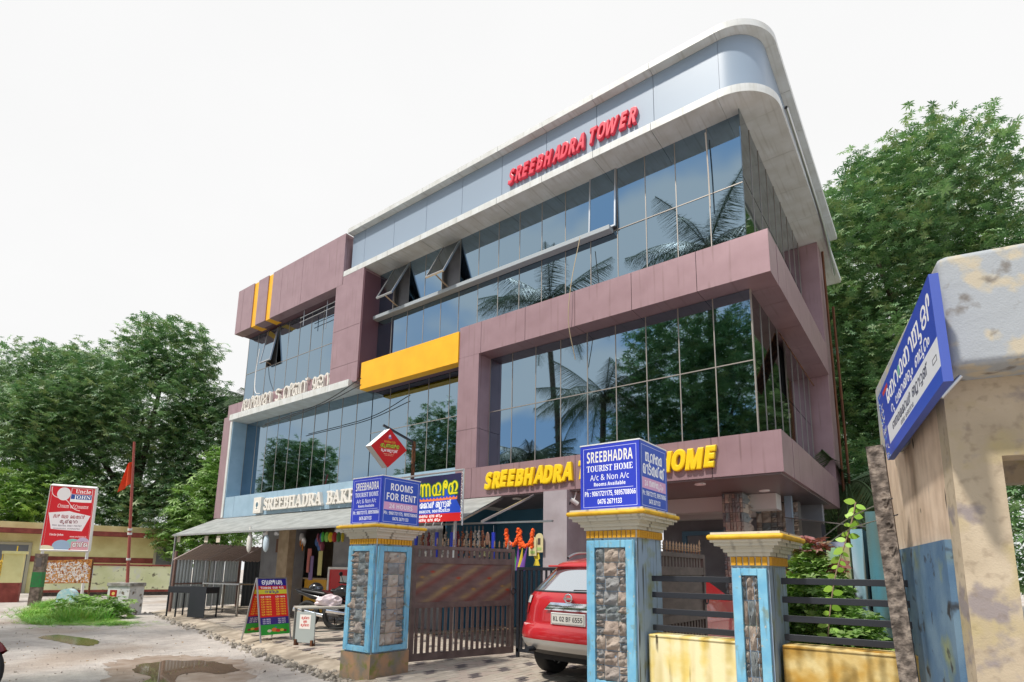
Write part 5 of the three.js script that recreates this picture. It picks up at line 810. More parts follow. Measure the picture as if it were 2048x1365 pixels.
function tree(label, base, ht, lobes, count, tones, { name = 'broadleaf_tree', geo = mango, scale = 1, trunk = 0.35, group } = {}) {   // lobes relative to the base: x, y, z, radius, half height
  const g = thing(name, label, 'tree', base.toArray(), 0, group), top = lobes.reduce((a, b) => (b[1] > a[1] ? b : a));
  const tk = [bar(V(0, 0, 0), V(0.15, ht * 0.22, 0.1), trunk, 10, trunk * 0.8), bar(V(0.15, ht * 0.21, 0.1), V(0.1, ht * 0.42, 0), trunk * 0.8, 10, trunk * 0.6)];
  part('trunk', metricUV(merge(tk)), M.bark, g);
  part('limbs', metricUV(merge(lobes.map((l) => bar(V(0.1, ht * 0.36, 0), V(l[0] * 0.85, l[1], l[2] * 0.85), trunk * 0.45, 7, trunk * 0.12)))), M.bark, g);
  leaves(g, geo, count, lobes, tones, scale); return g;
}
function palm(label, base, ht, lean, spread, group) {
  const g = thing('coconut_palm', label, 'palm', base.toArray(), 0, group), pts = [V(0, 0, 0), V(lean * 0.2, ht * 0.35, 0), V(lean * 0.55, ht * 0.7, 0.1), V(lean, ht, 0)];
  part('trunk', metricUV(new THREE.TubeGeometry(new THREE.CatmullRomCurve3(pts), 20, 0.17, 9)), M.palmbark, g);
  const frondG = (drop, len) => { const l = [], P = (t) => V(len * (t - 0.18 * drop * t * t), len * (0.42 * t * (1.15 - drop) - 0.62 * drop * t * t), 0), N = 46; l.push(tube([P(0), P(0.35), P(0.7), P(1)], 0.025, 14, 5)); for (let i = 3; i < N; i++) for (const s of [-1, 1]) { const t = i / N, p = P(t), d = P(Math.min(1, t + 0.03)).sub(p).normalize(), L2 = len * 0.26 * Math.sin(Math.PI * (0.12 + 0.84 * t)) + 0.12, e = p.clone().addScaledVector(d, L2 * 0.5).add(V(0, -L2 * (0.62 + 0.2 * n2(i, s)), s * L2 * 0.6)), wv = d.clone().multiplyScalar(0.026); l.push(quad(p.clone().sub(wv), p.clone().add(wv), e.clone().add(wv.multiplyScalar(0.3)), e)); } return merge(l); };
  const variants = [frondG(0.35, spread), frondG(0.75, spread * 1.05), frondG(1.05, spread * 0.95)], fm = [[0.055, 0.10, 0.035], [0.075, 0.13, 0.045], [0.11, 0.12, 0.045]].map((c) => std({ color: C(...c), roughness: 0.5, side: THREE.DoubleSide }));
  for (let i = 0; i < 26; i++) { const f = part('frond', variants[i % 3], fm[Math.floor(rnd() * 2.4)], g); f.position.set(lean, ht, 0); f.rotation.set(0, i * 2.399, R(-0.15, 0.25), 'YXZ'); }
  part('coconuts', merge([...Array(7)].map((_, i) => new THREE.SphereGeometry(0.13, 8, 6).translate(lean + 0.25 * Math.cos(i), ht - 0.25 - 0.1 * (i % 2), 0.25 * Math.sin(i)))), plain(0.16, 0.16, 0.05, 0.6), g); return g;
}

// ---------------------------------------------------------------- far left: boundary wall, house, tree, boards
const ground = (px, py) => onY(px, py, ROAD);
const creamWall = std({ map: tex(512, 512, (u, v) => { const a = cl(0.5 + tileF(u, v, 4, 8, 5)), d = 0.7 * cl(tileF(u, v, 14, 27, 6) * 2.4 - 1.0), w2 = cl(tileF(u, v, 6, 37, 4) * 2 - 0.5); return mix(mix(mix([0.86, 0.88, 0.68], [0.92, 0.93, 0.77], a), [0.88, 0.88, 0.84], w2), [0.26, 0.24, 0.19], d); }, 3), roughness: 0.9, bumpMap: fineBump, bumpScale: 0.004 });
const maroonM = mottled([0.60, 0.30, 0.26], [0.48, 0.22, 0.19], 1.5, 0.8, 0.002);
{
  const a = ground(345, 1191), b = ground(62, 1194), u = a.clone().sub(b).setY(0), len = u.length(), th = Math.atan2(-u.z, u.x);
  const g = thing('boundary_wall', 'pale green boundary wall with maroon coping and peeling stains', 'wall', [b.x, ROAD, b.z], th);
  part('stone_base', B(0, len, 0, 0.16, -0.3, 0.03), mottled([0.34, 0.30, 0.27], [0.2, 0.18, 0.16], 0.7, 0.9, 0.02), g); part('wall', B(0, len, 0.16, 1.36, -0.28, 0), creamWall, g); part('base_band', B(0, len, 0.162, 0.27, -0.29, 0.012), maroonM, g); part('coping', RB(-0.03, len + 0.03, 1.36, 1.44, -0.33, 0.05, 0.01), maroonM, g);
  // posters pasted on the wall
  part('pasted_poster', quad(V(len * 0.345, 0.8, 0.004), V(len * 0.385, 0.8, 0.004), V(len * 0.385, 1.2, 0.004), V(len * 0.345, 1.2, 0.004)), printed(64, 96, (x) => { x.fillStyle = '#c6d2df'; x.fillRect(0, 0, 64, 96); x.fillStyle = '#39506f'; x.fillRect(6, 28, 52, 40); x.fillStyle = '#bb4040'; x.fillRect(4, 80, 56, 10); }), g);
  const h = thing('yellow_house', 'cream yellow single storey house with maroon bands behind the boundary wall', 'house', [b.x, ROAD, b.z], th);
  const yel = mottled([0.92, 0.89, 0.66], [0.86, 0.82, 0.58], 3, 0.85, 0.002);
  part('wall', B(-9, len * 1.05, 0, 2.85, -9, -4), yel, h); part('band', B(-9.02, len * 1.05 + 0.02, 1.5, 1.78, -9, -3.97), maroonM, h); part('roof_edge', B(-9.4, len * 1.05 + 0.4, 2.85, 3.08, -9.4, -3.3), maroonM, h); part('parapet', B(-9, len * 1.0, 3.08, 3.4, -8.5, -3.8), yel, h);
  for (const [x, m] of [[-1.3, 0], [len * 0.98, 0]]) { part('door', B(x - 0.6, x + 0.55, 0, 2.3, -3.99, -3.93), plain(0.16, 0.17, 0.18, 0.6), h); part('door_frame', merge([B(x - 0.72, x - 0.6, 0, 2.42, -3.99, -3.9), B(x + 0.55, x + 0.67, 0, 2.42, -3.99, -3.9), B(x - 0.6, x + 0.55, 2.3, 2.42, -3.99, -3.9)]), plain(0.45, 0.42, 0.3, 0.7), h); }
  const gp = thing('gate_post', 'short cream and red gate post at the end of the boundary wall', 'post', ground(14, 1205).toArray(), th); part('shaft', B(-0.28, 0.28, 0, 1.75, -0.28, 0.28), yel, gp); part('painted_foot', B(-0.29, 0.29, 0, 0.7, -0.29, 0.29), maroonM, gp); part('cap', B(-0.34, 0.34, 1.75, 1.85, -0.34, 0.34), yel, gp);
  const fr = [[-2, 1140], [28, 1124]]; const bm = plain(0.62, 0.42, 0.03, 0.5);
  fr.forEach(([px, py], i) => { const p = atD(px + 5, py - 18, 21), l = []; for (let k = 0; k < 40; k++) { const t = k * 2.4, y = -0.03 * k; l.push(new THREE.CapsuleGeometry(0.03, 0.13, 3, 6).rotateZ(0.7).rotateY(-t).translate(0.11 * Math.cos(t), y, 0.11 * Math.sin(t))); } l.push(bar(V(0, 0.5, 0), V(0, -1.1, 0), 0.03, 6)); l.forEach((q) => q.scale(0.55, 0.5, 0.55)); single('banana_bunch', i ? 'bunch of yellow bananas hung beside the cream gate post' : 'bunch of yellow bananas hung at the far end of the road', 'bananas', merge(l), bm, p.toArray(), 0, 'hanging banana bunches'); });
}
{ // painted concrete post
  const p = ground(67, 1212), g = thing('concrete_post', 'grey concrete post with a green painted band beside the rusty board', 'post', p.toArray(), 0.9), cm = mottled([0.50, 0.44, 0.40], [0.34, 0.29, 0.26], 0.6, 0.9, 0.01);
  part('shaft', B(-0.14, 0.14, 0, 1.75, -0.12, 0.12), cm, g); part('green_band', B(-0.145, 0.145, 0.62, 1.12, -0.125, 0.125), mottled([0.10, 0.48, 0.22], [0.2, 0.40, 0.24], 0.5, 0.7, 0.003), g); part('dark_patch', B(-0.08, 0.08, 1.3, 1.6, 0.12, 0.124), plain(0.12, 0.1, 0.1, 0.9), g);  // dark patch is a flat plate on the shaft, no hollow cut
}
function boardQuad(px, depth) { return px.map(([a, b]) => atD(a, b, depth)); }
{ // bakery billboard
  const q = boardQuad([[79, 1100.5], [176, 1103], [192, 977], [102, 970.5]], 24), g = thing('red_billboard', 'leaning red ice cream billboard on white posts above the boundary wall', 'billboard', [q[0].x, ROAD, q[0].z]);
  const print = printed(640, 900, (x, W, H) => {
    x.fillStyle = '#cf1226'; x.fillRect(0, 0, W, H); x.strokeStyle = '#f2dfe0'; x.lineWidth = 10; x.beginPath(); x.moveTo(20, 20); x.bezierCurveTo(20, 190, 120, 150, 240, 190); x.bezierCurveTo(330, 230, 300, 300, 460, 330); x.stroke();
    x.fillStyle = '#f4f1f4'; x.fillRect(300, 22, 300, 190); x.fillStyle = '#d3202c'; x.fillRect(306, 26, 288, 76); txt(x, 'Uncle', 470, 88, 70, 220, '#fff', 'bold', 'serif'); x.fillStyle = '#2b4a9a'; x.fillRect(306, 106, 288, 66); txt(x, 'JOHN', 470, 164, 66, 230, '#fff', 'bold', 'serif');
    x.fillStyle = '#e9e4e8'; x.beginPath(); x.ellipse(200, 110, 96, 90, 0, 0, 7); x.fill();
    txt(x, 'Cream of Creams', 350, 300, 70, 430, '#ffffff', 'italic', 'serif');
    x.fillStyle = '#efe9ef'; x.beginPath(); x.moveTo(30, 380); x.lineTo(320, 340); x.lineTo(610, 400); x.lineTo(520, 620); x.lineTo(100, 600); x.fill();
    mal(x, 'bakery', 320, 440, 40, 430, '#a0303c', 0.18); mal(x, 'coolbar', 330, 510, 40, 290, '#7a2d3c', 0.2); txt(x, '9961 889759, 9961 755767', 310, 560, 34, 400, '#8a7f90'); txt(x, 'VAVAKKADU, PUNNAPRA', 310, 600, 30, 360, '#9a8f9a');
    txt(x, 'Uncle John', 190, 690, 40, 190, '#ffffff', 'bold', 'serif'); txt(x, 'www.unclejohn.in', 480, 710, 30, 220, '#ffe6e6');
    x.fillStyle = '#8fc9c0'; x.beginPath(); x.ellipse(420, 800, 100, 70, 0, 0, 7); x.fill(); x.fillStyle = '#c6b6d4'; x.beginPath(); x.ellipse(550, 790, 90, 80, 0, 0, 7); x.fill(); x.fillStyle = '#9db6d4'; x.beginPath(); x.ellipse(270, 840, 120, 90, 0, 0, 7); x.fill(); x.fillStyle = '#e9e2c6'; x.beginPath(); x.ellipse(70, 880, 110, 50, 0, 0, 7); x.fill();
    x.fillStyle = '#e9a6b4'; x.fillRect(400, 770, 240, 130); mal(x, 'lodge', 520, 842, 56, 200, '#ffffff', 0.2, 'center', '#7a2038');
  });
  wpart('printed_face', quad(...q), print, g); const n = q[1].clone().sub(q[0]).cross(q[3].clone().sub(q[0])).normalize();
  const e = (i, j, t = 0.06) => sqbar(q[i].clone().addScaledVector(n, -0.04), q[j].clone().addScaledVector(n, -0.04), t, 0.1); wpart('board_frame', merge([e(0, 1), e(1, 2), e(2, 3), e(3, 0)]), M.signwhite, g); const bk = q.map((v) => v.clone().addScaledVector(n, -0.07)); wpart('backing', quad(bk[1], bk[0], bk[3], bk[2]), M.signwhite, g);
  for (const t of [0.04, 0.96]) { const f = q[0].clone().lerp(q[1], t).addScaledVector(n, -0.06), k = q[3].clone().lerp(q[2], t).addScaledVector(n, -0.06), d = f.clone().sub(k).normalize(); wpart('post', sqbar(f.clone().addScaledVector(d, (f.y - ROAD) / -d.y), k, 0.09), M.signwhite, g); }
}
{ // rusty notice board
  const q = boardQuad([[86, 1168], [180, 1167], [184, 1119], [91, 1122]], 23.2), g = thing('rusty_board', 'rusty metal notice board with torn paper remains on two legs', 'notice board', [q[0].x, ROAD, q[0].z]);
  const face = std({ map: canvasTex(512, 280, (x) => { x.fillStyle = '#b08552'; x.fillRect(0, 0, 512, 280); const r = rngMake(5); for (let i = 0; i < 900; i++) { const px = r() * 512, py = r() * 280, e = Math.min(px, 512 - px, py, 280 - py); const c = r() < 0.72 && e > 22 ? ['#d9d3cf', '#cbc4c2', '#e2dcd6', '#b9b4bb'][Math.floor(r() * 4)] : ['#9a5a26', '#c77f2a', '#7d4420', '#a86a3a'][Math.floor(r() * 4)]; x.fillStyle = c; x.save(); x.translate(px, py); x.rotate(r() * 3); x.fillRect(0, 0, 6 + r() * 26, 4 + r() * 16); x.restore(); } }), roughness: 0.85 });
  wpart('board', quad(...q), face, g); const n = q[1].clone().sub(q[0]).cross(q[3].clone().sub(q[0])).normalize(); wpart('board_back', quad(q[1].clone().addScaledVector(n, -0.02), q[0].clone().addScaledVector(n, -0.02), q[3].clone().addScaledVector(n, -0.02), q[2].clone().addScaledVector(n, -0.02)), M.rust, g);
  for (const [i, j] of [[0, 3], [1, 2]]) { const f = q[i].clone().addScaledVector(n, -0.04), d = f.clone().sub(q[j]).setComponent(1, 0); wpart('leg', sqbar(V(f.x - 0.1, ROAD, f.z), q[j].clone().addScaledVector(n, -0.04), 0.06), M.rust, g); }
}
{ // flag base, pole and flag
  const c = ground(232, 1232), base = V(c.x - 0.25, ROAD, c.z - 0.25), g = thing('concrete_pedestal', 'peeling whitewashed concrete block with a small red poster under the flag pole', 'pedestal', base.toArray(), 0.62);
  const pm = std({ map: tex(256, 256, (u, v) => mix(mix([0.80, 0.80, 0.80], [0.86, 0.85, 0.84], cl(0.5 + tileF(u, v, 5, 2, 4))), [0.42, 0.37, 0.32], cl(tileF(u, v, 5, 19, 5) * 3 - 0.55)), 1), roughness: 0.9, bumpMap: fineBump, bumpScale: 0.006 });
  part('block', B(-0.31, 0.31, 0, 0.8, -0.31, 0.31), pm, g); part('cap', RB(-0.34, 0.34, 0.8, 0.9, -0.34, 0.34, 0.012), mottled([0.68, 0.67, 0.66], [0.5, 0.48, 0.45], 0.8, 0.9, 0.006), g);
  part('poster', quad(V(-0.24, 0.42, 0.314), V(-0.04, 0.42, 0.314), V(-0.04, 0.7, 0.314), V(-0.24, 0.7, 0.314)), printed(96, 128, (x) => { x.fillStyle = '#a3201c'; x.fillRect(0, 0, 96, 128); x.fillStyle = '#e6c46a'; x.beginPath(); x.arc(48, 46, 22, 0, 7); x.fill(); x.fillStyle = '#f0e2cc'; for (let i = 0; i < 3; i++) x.fillRect(14, 84 + i * 13, 68, 7); }), g);
  const dp = base.distanceTo(V(0, ROAD, 0)), p0 = V(base.x, ROAD + 0.9, base.z), dep = 1; const camF = V(0, 0, -1).applyMatrix4(rot), D0 = p0.clone().sub(V(0, EYE, 0)).dot(camF), p1 = atD(268, 884, D0), f0 = atD(257, 928, D0), f1 = atD(248, 996, D0);
  const fp = thing('flag_pole', 'leaning red painted flag pole standing on the concrete block', 'pole', p0.toArray()); wpart('pole', bar(p0, p1, 0.045, 10, 0.03), plain(0.42, 0.10, 0.08, 0.6), fp); wpart('binding', merge([0.16, 0.34, 0.37].map((t) => bar(p0.clone().lerp(p1, t), p0.clone().lerp(p1, t + 0.015), 0.06))), M.signwhite, fp);
  const dir = p1.clone().sub(p0).normalize(), side = V(1, 0, 0).applyMatrix4(rot).negate(), t1 = p0.clone().lerp(p1, 0.86), gf = new THREE.PlaneGeometry(1, 1, 10, 14), ps = gf.attributes.position;
  for (let i = 0; i < ps.count; i++) { const a = ps.getX(i) + 0.5, b = 0.5 - ps.getY(i); const v = t1.clone().addScaledVector(dir, -b * 0.62 - a * b * 0.22).addScaledVector(side, a * (0.16 + 0.22 * b)).addScaledVector(camF, 0.05 * Math.sin(a * 9 + b * 2)); v.y -= a * 0.06; ps.setXYZ(i, v.x, v.y, v.z); } gf.computeVertexNormals();
  const fl = thing('red_flag', 'orange red cloth flag hanging limp from the leaning pole', 'flag', t1.toArray()); wpart('cloth', gf, std({ color: C(0.80, 0.07, 0.015), roughness: 0.7, side: THREE.DoubleSide }), fl);
}
{ // milestone
  const p = ground(136, 1222), g = thing('milestone', 'small round topped milestone with a pale blue painted head', 'milestone', p.toArray(), 0.8), s = new THREE.Shape(); s.moveTo(-0.28, 0.3); s.lineTo(0.28, 0.3); s.lineTo(0.28, 0.5); s.absarc(0, 0.5, 0.28, 0, Math.PI); s.lineTo(-0.28, 0.3);
  g.scale.setScalar(0.85); part('head', new THREE.ExtrudeGeometry(s, { depth: 0.3, bevelEnabled: false }), mottled([0.60, 0.78, 0.84], [0.80, 0.84, 0.84], 0.5, 0.8, 0.003), g); part('foot', B(-0.28, 0.28, 0, 0.3, 0.002, 0.298), mottled([0.6, 0.55, 0.45], [0.42, 0.38, 0.3], 0.5, 0.9, 0.005), g);
}
{ // grass on the verge
  const blade = (() => { const l = []; for (let k = 0; k < 7; k++) { const a = k * 0.9, h = 0.34 * (0.7 + 0.5 * Math.abs(n2(k, 5))), d = V(Math.cos(a), 0, Math.sin(a)); l.push(quad(d.clone().multiplyScalar(0.02).add(V(-0.006, 0, 0)), d.clone().multiplyScalar(0.02).add(V(0.006, 0, 0)), d.clone().multiplyScalar(0.09).add(V(0.004, h * 0.7, 0)), d.clone().multiplyScalar(0.09).add(V(-0.004, h * 0.7, 0))), quad(d.clone().multiplyScalar(0.09).add(V(-0.004, h * 0.7, 0)), d.clone().multiplyScalar(0.09).add(V(0.004, h * 0.7, 0)), d.clone().multiplyScalar(0.2).add(V(0.001, h, 0)), d.clone().multiplyScalar(0.2).add(V(-0.001, h, 0)))); } return merge(l); })();
  const poly = [[40, 1238], [70, 1216], [120, 1205], [190, 1208], [197, 1236], [240, 1243], [285, 1247], [240, 1252], [120, 1252], [60, 1250]].map(([a, b]) => ground(a, b)), inP = (x, z) => { let c = false; for (let i = 0, j = poly.length - 1; i < poly.length; j = i++) { const a = poly[i], b = poly[j]; if ((a.z > z) !== (b.z > z) && x < (b.x - a.x) * (z - a.z) / (b.z - a.z) + a.x) c = !c; } return c; };
  const bx = new THREE.Box3().setFromPoints(poly), N = 5200, im = new THREE.InstancedMesh(blade, std({ color: C(1, 1, 1), roughness: 0.6, side: THREE.DoubleSide }), N), m4 = new THREE.Matrix4(), q = new THREE.Quaternion(); let i = 0;
  while (i < N) { const x = R(bx.min.x - 0.8, bx.max.x + 0.8), z = R(bx.min.z - 0.4, bx.max.z + 0.4); const far = i % 5 === 0; if (!far && !inP(x, z)) continue; if (far && !inP(x + R(-1.1, 1.1), z + R(-0.5, 0.5))) continue; const sc = (far ? 0.45 : 1) * R(0.3, 1.4) * (x > -17.2 && z < -4.4 ? 0.25 : 1) * (x < -19.5 ? 0.55 : 1) * (0.35 + 1.0 * sm(-0.2, 0.4, n2(x * 0.6, z * 0.6))); q.setFromEuler(new THREE.Euler(R(-0.2, 0.2), R(0, 6.28), R(-0.2, 0.2))); m4.compose(V(x, ROAD, z), q, V(1.0, sc * 0.72, 1.0)); im.setMatrixAt(i, m4); im.setColorAt(i, C(R(0.16, 0.3), R(0.36, 0.52), R(0.04, 0.09))); i++; }
  im.name = 'grass'; im.userData = { label: 'bright green tall grass and weeds on the verge round the milestone', category: 'grass', kind: 'stuff' }; im.castShadow = im.receiveShadow = true; scene.add(im);
  const wd = new THREE.Group(); leaves(wd, broad, 420, px2([[215, 1238], [180, 1232], [150, 1236]]).map((p) => [p.x, 0.12, p.z, 0.55, 0.35]), LIME, 1, 'leafy_weeds', 0.2); const wm = wd.children[0]; wm.userData = { label: 'leafy lime green weeds beside the concrete block', category: 'weeds', kind: 'stuff' }; scene.add(wm);
}
tree('large spreading mango tree behind the boundary wall and yellow house', atD(246, 1128, 32).setY(ROAD), 13, [[0, 10.4, 0, 4.6, 3.8], [-3.8, 9.4, 0.6, 3.6, 3.2], [3.4, 8.6, -1, 3.2, 3.4], [0.9, 14.2, -0.5, 2.9, 2.2], [-1.8, 5.0, 0.4, 3.2, 2.0], [2.8, 4.9, 0.2, 3.2, 2.3], [-6.4, 9.6, 0, 2.6, 2.4], [5.4, 6.4, -1.5, 2.4, 2.8], [7.0, 8.6, -1, 2.5, 3.2], [6.6, 5.2, -1, 2.4, 2.4]].map(([a, b, c, r, h]) => [a * 0.8 + c * 0.59, b, c * 0.79 + a * -0.59, r, h]), 25000, GREEN, { trunk: 0.5, scale: 0.95, group: 'trees behind the boundary wall' });
tree('broad mango tree at the far end of the road beyond the red billboard', atD(40, 1128, 36).setY(ROAD), 13, [[0, 12.4, 0, 4.2, 3.6], [-3.5, 11.6, 1.5, 3.4, 3.0], [3.4, 12.6, -1, 3.2, 3.0], [0, 7.4, 2, 3.8, 3.2]], 13000, GREEN, { trunk: 0.4, scale: 1.0, group: 'trees behind the boundary wall' });
tree('low lime green tree overhanging the road beyond the cream gate post', atD(20, 1128, 31).setY(ROAD), 7, [[0, 5.0, 0, 3.2, 2.0], [-2.0, 4.6, 1, 2.6, 2.0], [2.2, 5.2, -1.2, 2.6, 1.9]], 3600, LIME, { trunk: 0.2, scale: 1.0, group: 'trees behind the boundary wall' });
tree('small tree filling the gap between the yellow house and the bakery', atD(425, 1128, 30).setY(ROAD), 8, [[0, 4.2, 0, 2.4, 2.4], [-1.5, 3.0, 0.6, 1.8, 1.6], [1.0, 6.4, -0.3, 1.8, 1.6]], 2600, LIME, { trunk: 0.2, scale: 1.1, group: 'trees behind the boundary wall' });
palm('coconut palm peering over the trees beside the mauve box with yellow grooves', atD(470, 1128, 34).setY(ROAD), 11.6, 0.8, 3.2);

// ---------------------------------------------------------------- right: wayside shelter, pole, shrubs, trees
{
  const th = 0.2, N0 = atD(1905, 1080, 3.0).setY(ROAD), g = thing('wayside_shelter', 'small plastered roadside shelter with peeling paint and a deep concrete roof edge', 'shelter', N0.toArray(), th);
  const cream = std({ map: tex(512, 512, (u, v) => { const a = cl(0.5 + tileF(u, v, 4, 71, 5)), o = cl(tileF(u, v, 5, 75, 5) * 1.8 - 0.2), gr = cl(tileF(u, v, 7, 81, 6) * 3.2 - 0.9), st = 0.25 * cl(tileF(u, v, 30, 83, 3) * 1.6 - 0.3); return mix(mix(mix(mix([0.76, 0.70, 0.61], [0.69, 0.63, 0.54], a), [0.70, 0.64, 0.48], o), [0.58, 0.54, 0.53], gr), [0.38, 0.32, 0.27], st); }, 1.6), roughness: 0.9, bumpMap: fineBump, bumpScale: 0.005 });
  const weather = std({ map: tex(512, 512, (u, v) => { const o = cl(tileF(u, v, 8, 91, 6) * 2.8 - 0.3), st = cl(tileF(u, v, 9, 95, 6) * 2.2 - 0.75); return mix(mix([0.64, 0.66, 0.68], [0.74, 0.70, 0.62], o), [0.42, 0.39, 0.36], st); }, 1.3), roughness: 0.9, bumpMap: fineBump, bumpScale: 0.006 });
  const dado = std({ map: tex(512, 512, (u, v) => { const a = cl(0.5 + tileF(u, v, 4, 101, 5)), d = cl(tileF(u, v, 9, 105, 4) * 3 - 1.3), y = cl(tileF(u, v, 3, 111, 4) * 2 - 0.6); return mix(mix(mix([0.30, 0.43, 0.56], [0.42, 0.53, 0.62], a), [0.56, 0.58, 0.40], y), [0.16, 0.17, 0.19], d); }, 1.3), roughness: 0.75, bumpMap: fineBump, bumpScale: 0.003 });
  const streak = std({ map: tex(512, 512, (u, v) => { const st = cl(0.2 + 0.22 * tileA(u, v, 22, 3, 121) + 0.5 * tileF(u, v, 7, 123, 5)), d = cl(tileA(u, v, 22, 11, 125) * 4 - 4.4); return mix(mix([0.88, 0.79, 0.70], [0.70, 0.60, 0.51], st), [0.08, 0.07, 0.06], d); }, 1.6), roughness: 0.9, bumpMap: fineBump, bumpScale: 0.003 });
  const op = (() => { const n = V(Math.sin(th), 0, Math.cos(th)), o = V(0, EYE, 0), r = ray(2004, 912), t = N0.clone().addScaledVector(n, 0.16).sub(o).dot(n) / r.dot(n); return o.addScaledVector(r, t).sub(N0); })(), OX = op.x * Math.cos(th) - op.z * Math.sin(th), OY = op.y;
  part('side_wall', B(0, 0.18, 1.6, 2.42, -1.75, -0.02), streak, g); part('side_dado', B(-0.03, 0.18, 0, 1.6, -1.72, -0.02), dado, g);
  part('front_wall', merge([B(0, OX, 0, 2.42, -0.018, 0.16), B(OX, 2.2, OY, 2.42, -0.018, 0.16), B(OX, 2.2, 0, 0.85, -0.018, 0.16), B(2.2, 3, 0, 2.42, -0.018, 0.16)]), cream, g);
  part('back_wall', merge([B(0.18, 0.5, 0, 2.42, -1.75, -1.6), B(2.4, 3, 0, 2.42, -1.75, -1.6), B(0.5, 2.4, 2.1, 2.42, -1.75, -1.6), B(0.5, 2.4, 0, 0.8, -1.75, -1.6)]), cream, g);
  part('roof_edge', RB(-0.02, 3.2, 2.42, 3.02, -1.85, 0.42, 0.04), weather, g);
  part('hook', tube([V(0.4, 1.42, 0.165), V(0.4, 1.4, 0.2), V(0.37, 1.36, 0.2), V(0.34, 1.37, 0.19)], 0.012), M.rust, g); part('ribbon', B(0.385, 0.41, 1.4, 1.46, 0.2, 0.21), plain(0.05, 0.4, 0.28, 0.6), g);
  // newspaper agency sign, intersected with a plane a hand's breadth off the side wall
  const d2 = V(Math.cos(th), 0, -Math.sin(th)), p0 = N0.clone().addScaledVector(d2, -0.1), onS = (x, y) => { const r = ray(x, y), o = V(0, EYE, 0), t = p0.clone().sub(o).dot(d2) / r.dot(d2); return o.addScaledVector(r, t); };
  const q = [[1776, 921], [1887, 764], [1857, 549], [1756, 797]].map(([a, b]) => onS(a, b)), s = thing('newspaper_sign', 'tilted blue and white Malayalam newspaper agency signboard fixed to the shelter side', 'sign', [q[0].x, q[0].y, q[0].z]);
  const face = printed(1024, 560, (x, W, H) => {
    x.fillStyle = '#2346b8'; x.fillRect(0, 0, W, H); x.fillStyle = '#e8ecf4'; x.fillRect(110, 330, 914, 150); x.fillStyle = '#2a55c8'; x.fillRect(0, 480, W, 80); const r = rngMake(3); for (let i = 0; i < 60; i++) { x.fillStyle = ['#e6d79a', '#9fd0ee', '#3f8fe0', '#f4f4f4'][i % 4]; x.save(); x.translate(r() * 90, r() * H); x.rotate(r() * 3); x.fillRect(0, 0, 8, 34); x.restore(); }
    x.fillStyle = '#cc3b30'; x.fillRect(120, 40, 120, 36); mal(x, 'paper', 590, 190, 108, 800, '#ffffff', 0.17); x.fillStyle = '#7cc0a8'; x.beginPath(); x.ellipse(470, 130, 20, 40, 0.2, 0, 7); x.fill(); mal(x, 'motto', 590, 300, 56, 700, '#ffffff', 0.18); mal(x, 'stores', 540, 420, 50, 660, '#20284a', 0.2); mal(x, 'place', 500, 468, 24, 460, '#4a5068', 0.2); x.strokeStyle = '#223'; x.strokeRect(940, 400, 50, 26);
  });
  wpart('printed_face', quad(...q), face, s); const k = q.map((v) => v.clone().addScaledVector(d2, 0.04)); wpart('backing', merge([quad(k[1], k[0], k[3], k[2]), quad(q[1], k[1], k[2], q[2]), quad(q[3], q[2], k[2], k[3]), quad(k[0], q[0], q[3], k[3]), quad(k[0], k[1], q[1], q[0])]), plain(0.05, 0.09, 0.4, 0.5), s);
  for (const t of [0.15, 0.85]) wpart('bracket', bar(q[0].clone().lerp(q[1], t).addScaledVector(d2, 0.04), q[0].clone().lerp(q[1], t).addScaledVector(d2, 0.13).add(V(0, 0.1, 0)), 0.012), M.steel, s);
}
{ // leaning concrete pole with embossed number
  const a0 = V(-0.2, ROAD, -4.52), top = V(-0.295, 2.2, -4.52), g = thing('concrete_pole', 'rough leaning concrete pole with a raised number beside the shelter', 'pole', a0.toArray()), cm = std({ map: tex(256, 256, (u, v) => mix([0.30, 0.27, 0.25], [0.58, 0.53, 0.49], cl(0.5 + 1.0 * tileF(u, v, 12, 131, 5) + 0.25 * (rnd() - 0.5))), 0.7), roughness: 0.95, bumpMap: tex(256, 256, (u, v) => { const k = 0.5 + 0.6 * tileF(u, v, 14, 137, 4); return [k, k, k]; }, 0.7, false), bumpScale: 0.014 });
  const sh = sqbar(a0, top, 0.1, 0.12); wpart('shaft', sh, cm, g);
  for (const [i, ch] of [...'7271'].entries()) { const t = new TextGeometry(ch, { font: fontBold, size: 0.062, depth: 0.012, curveSegments: 3, bevelEnabled: false }); t.rotateZ(0.06).translate(-0.26 + 0.022 * i * 0.3 - 0.02, 1.78 - i * 0.16, -4.462); wpart('digit', metricUV(t), cm, g); }
  const wire = thing('loose_wires', 'two thin wires tied round the leaning concrete pole', 'wire', [-0.28, 1.8, -4.45]); wpart('wire', merge([tube([V(-1.0, 1.75, -7), V(-0.5, 1.78, -5), V(-0.22, 1.83, -4.44)], 0.005), tube([V(-1.0, 1.65, -7), V(-0.5, 1.69, -5), V(-0.2, 1.72, -4.44)], 0.005)]), M.steel, wire);
}
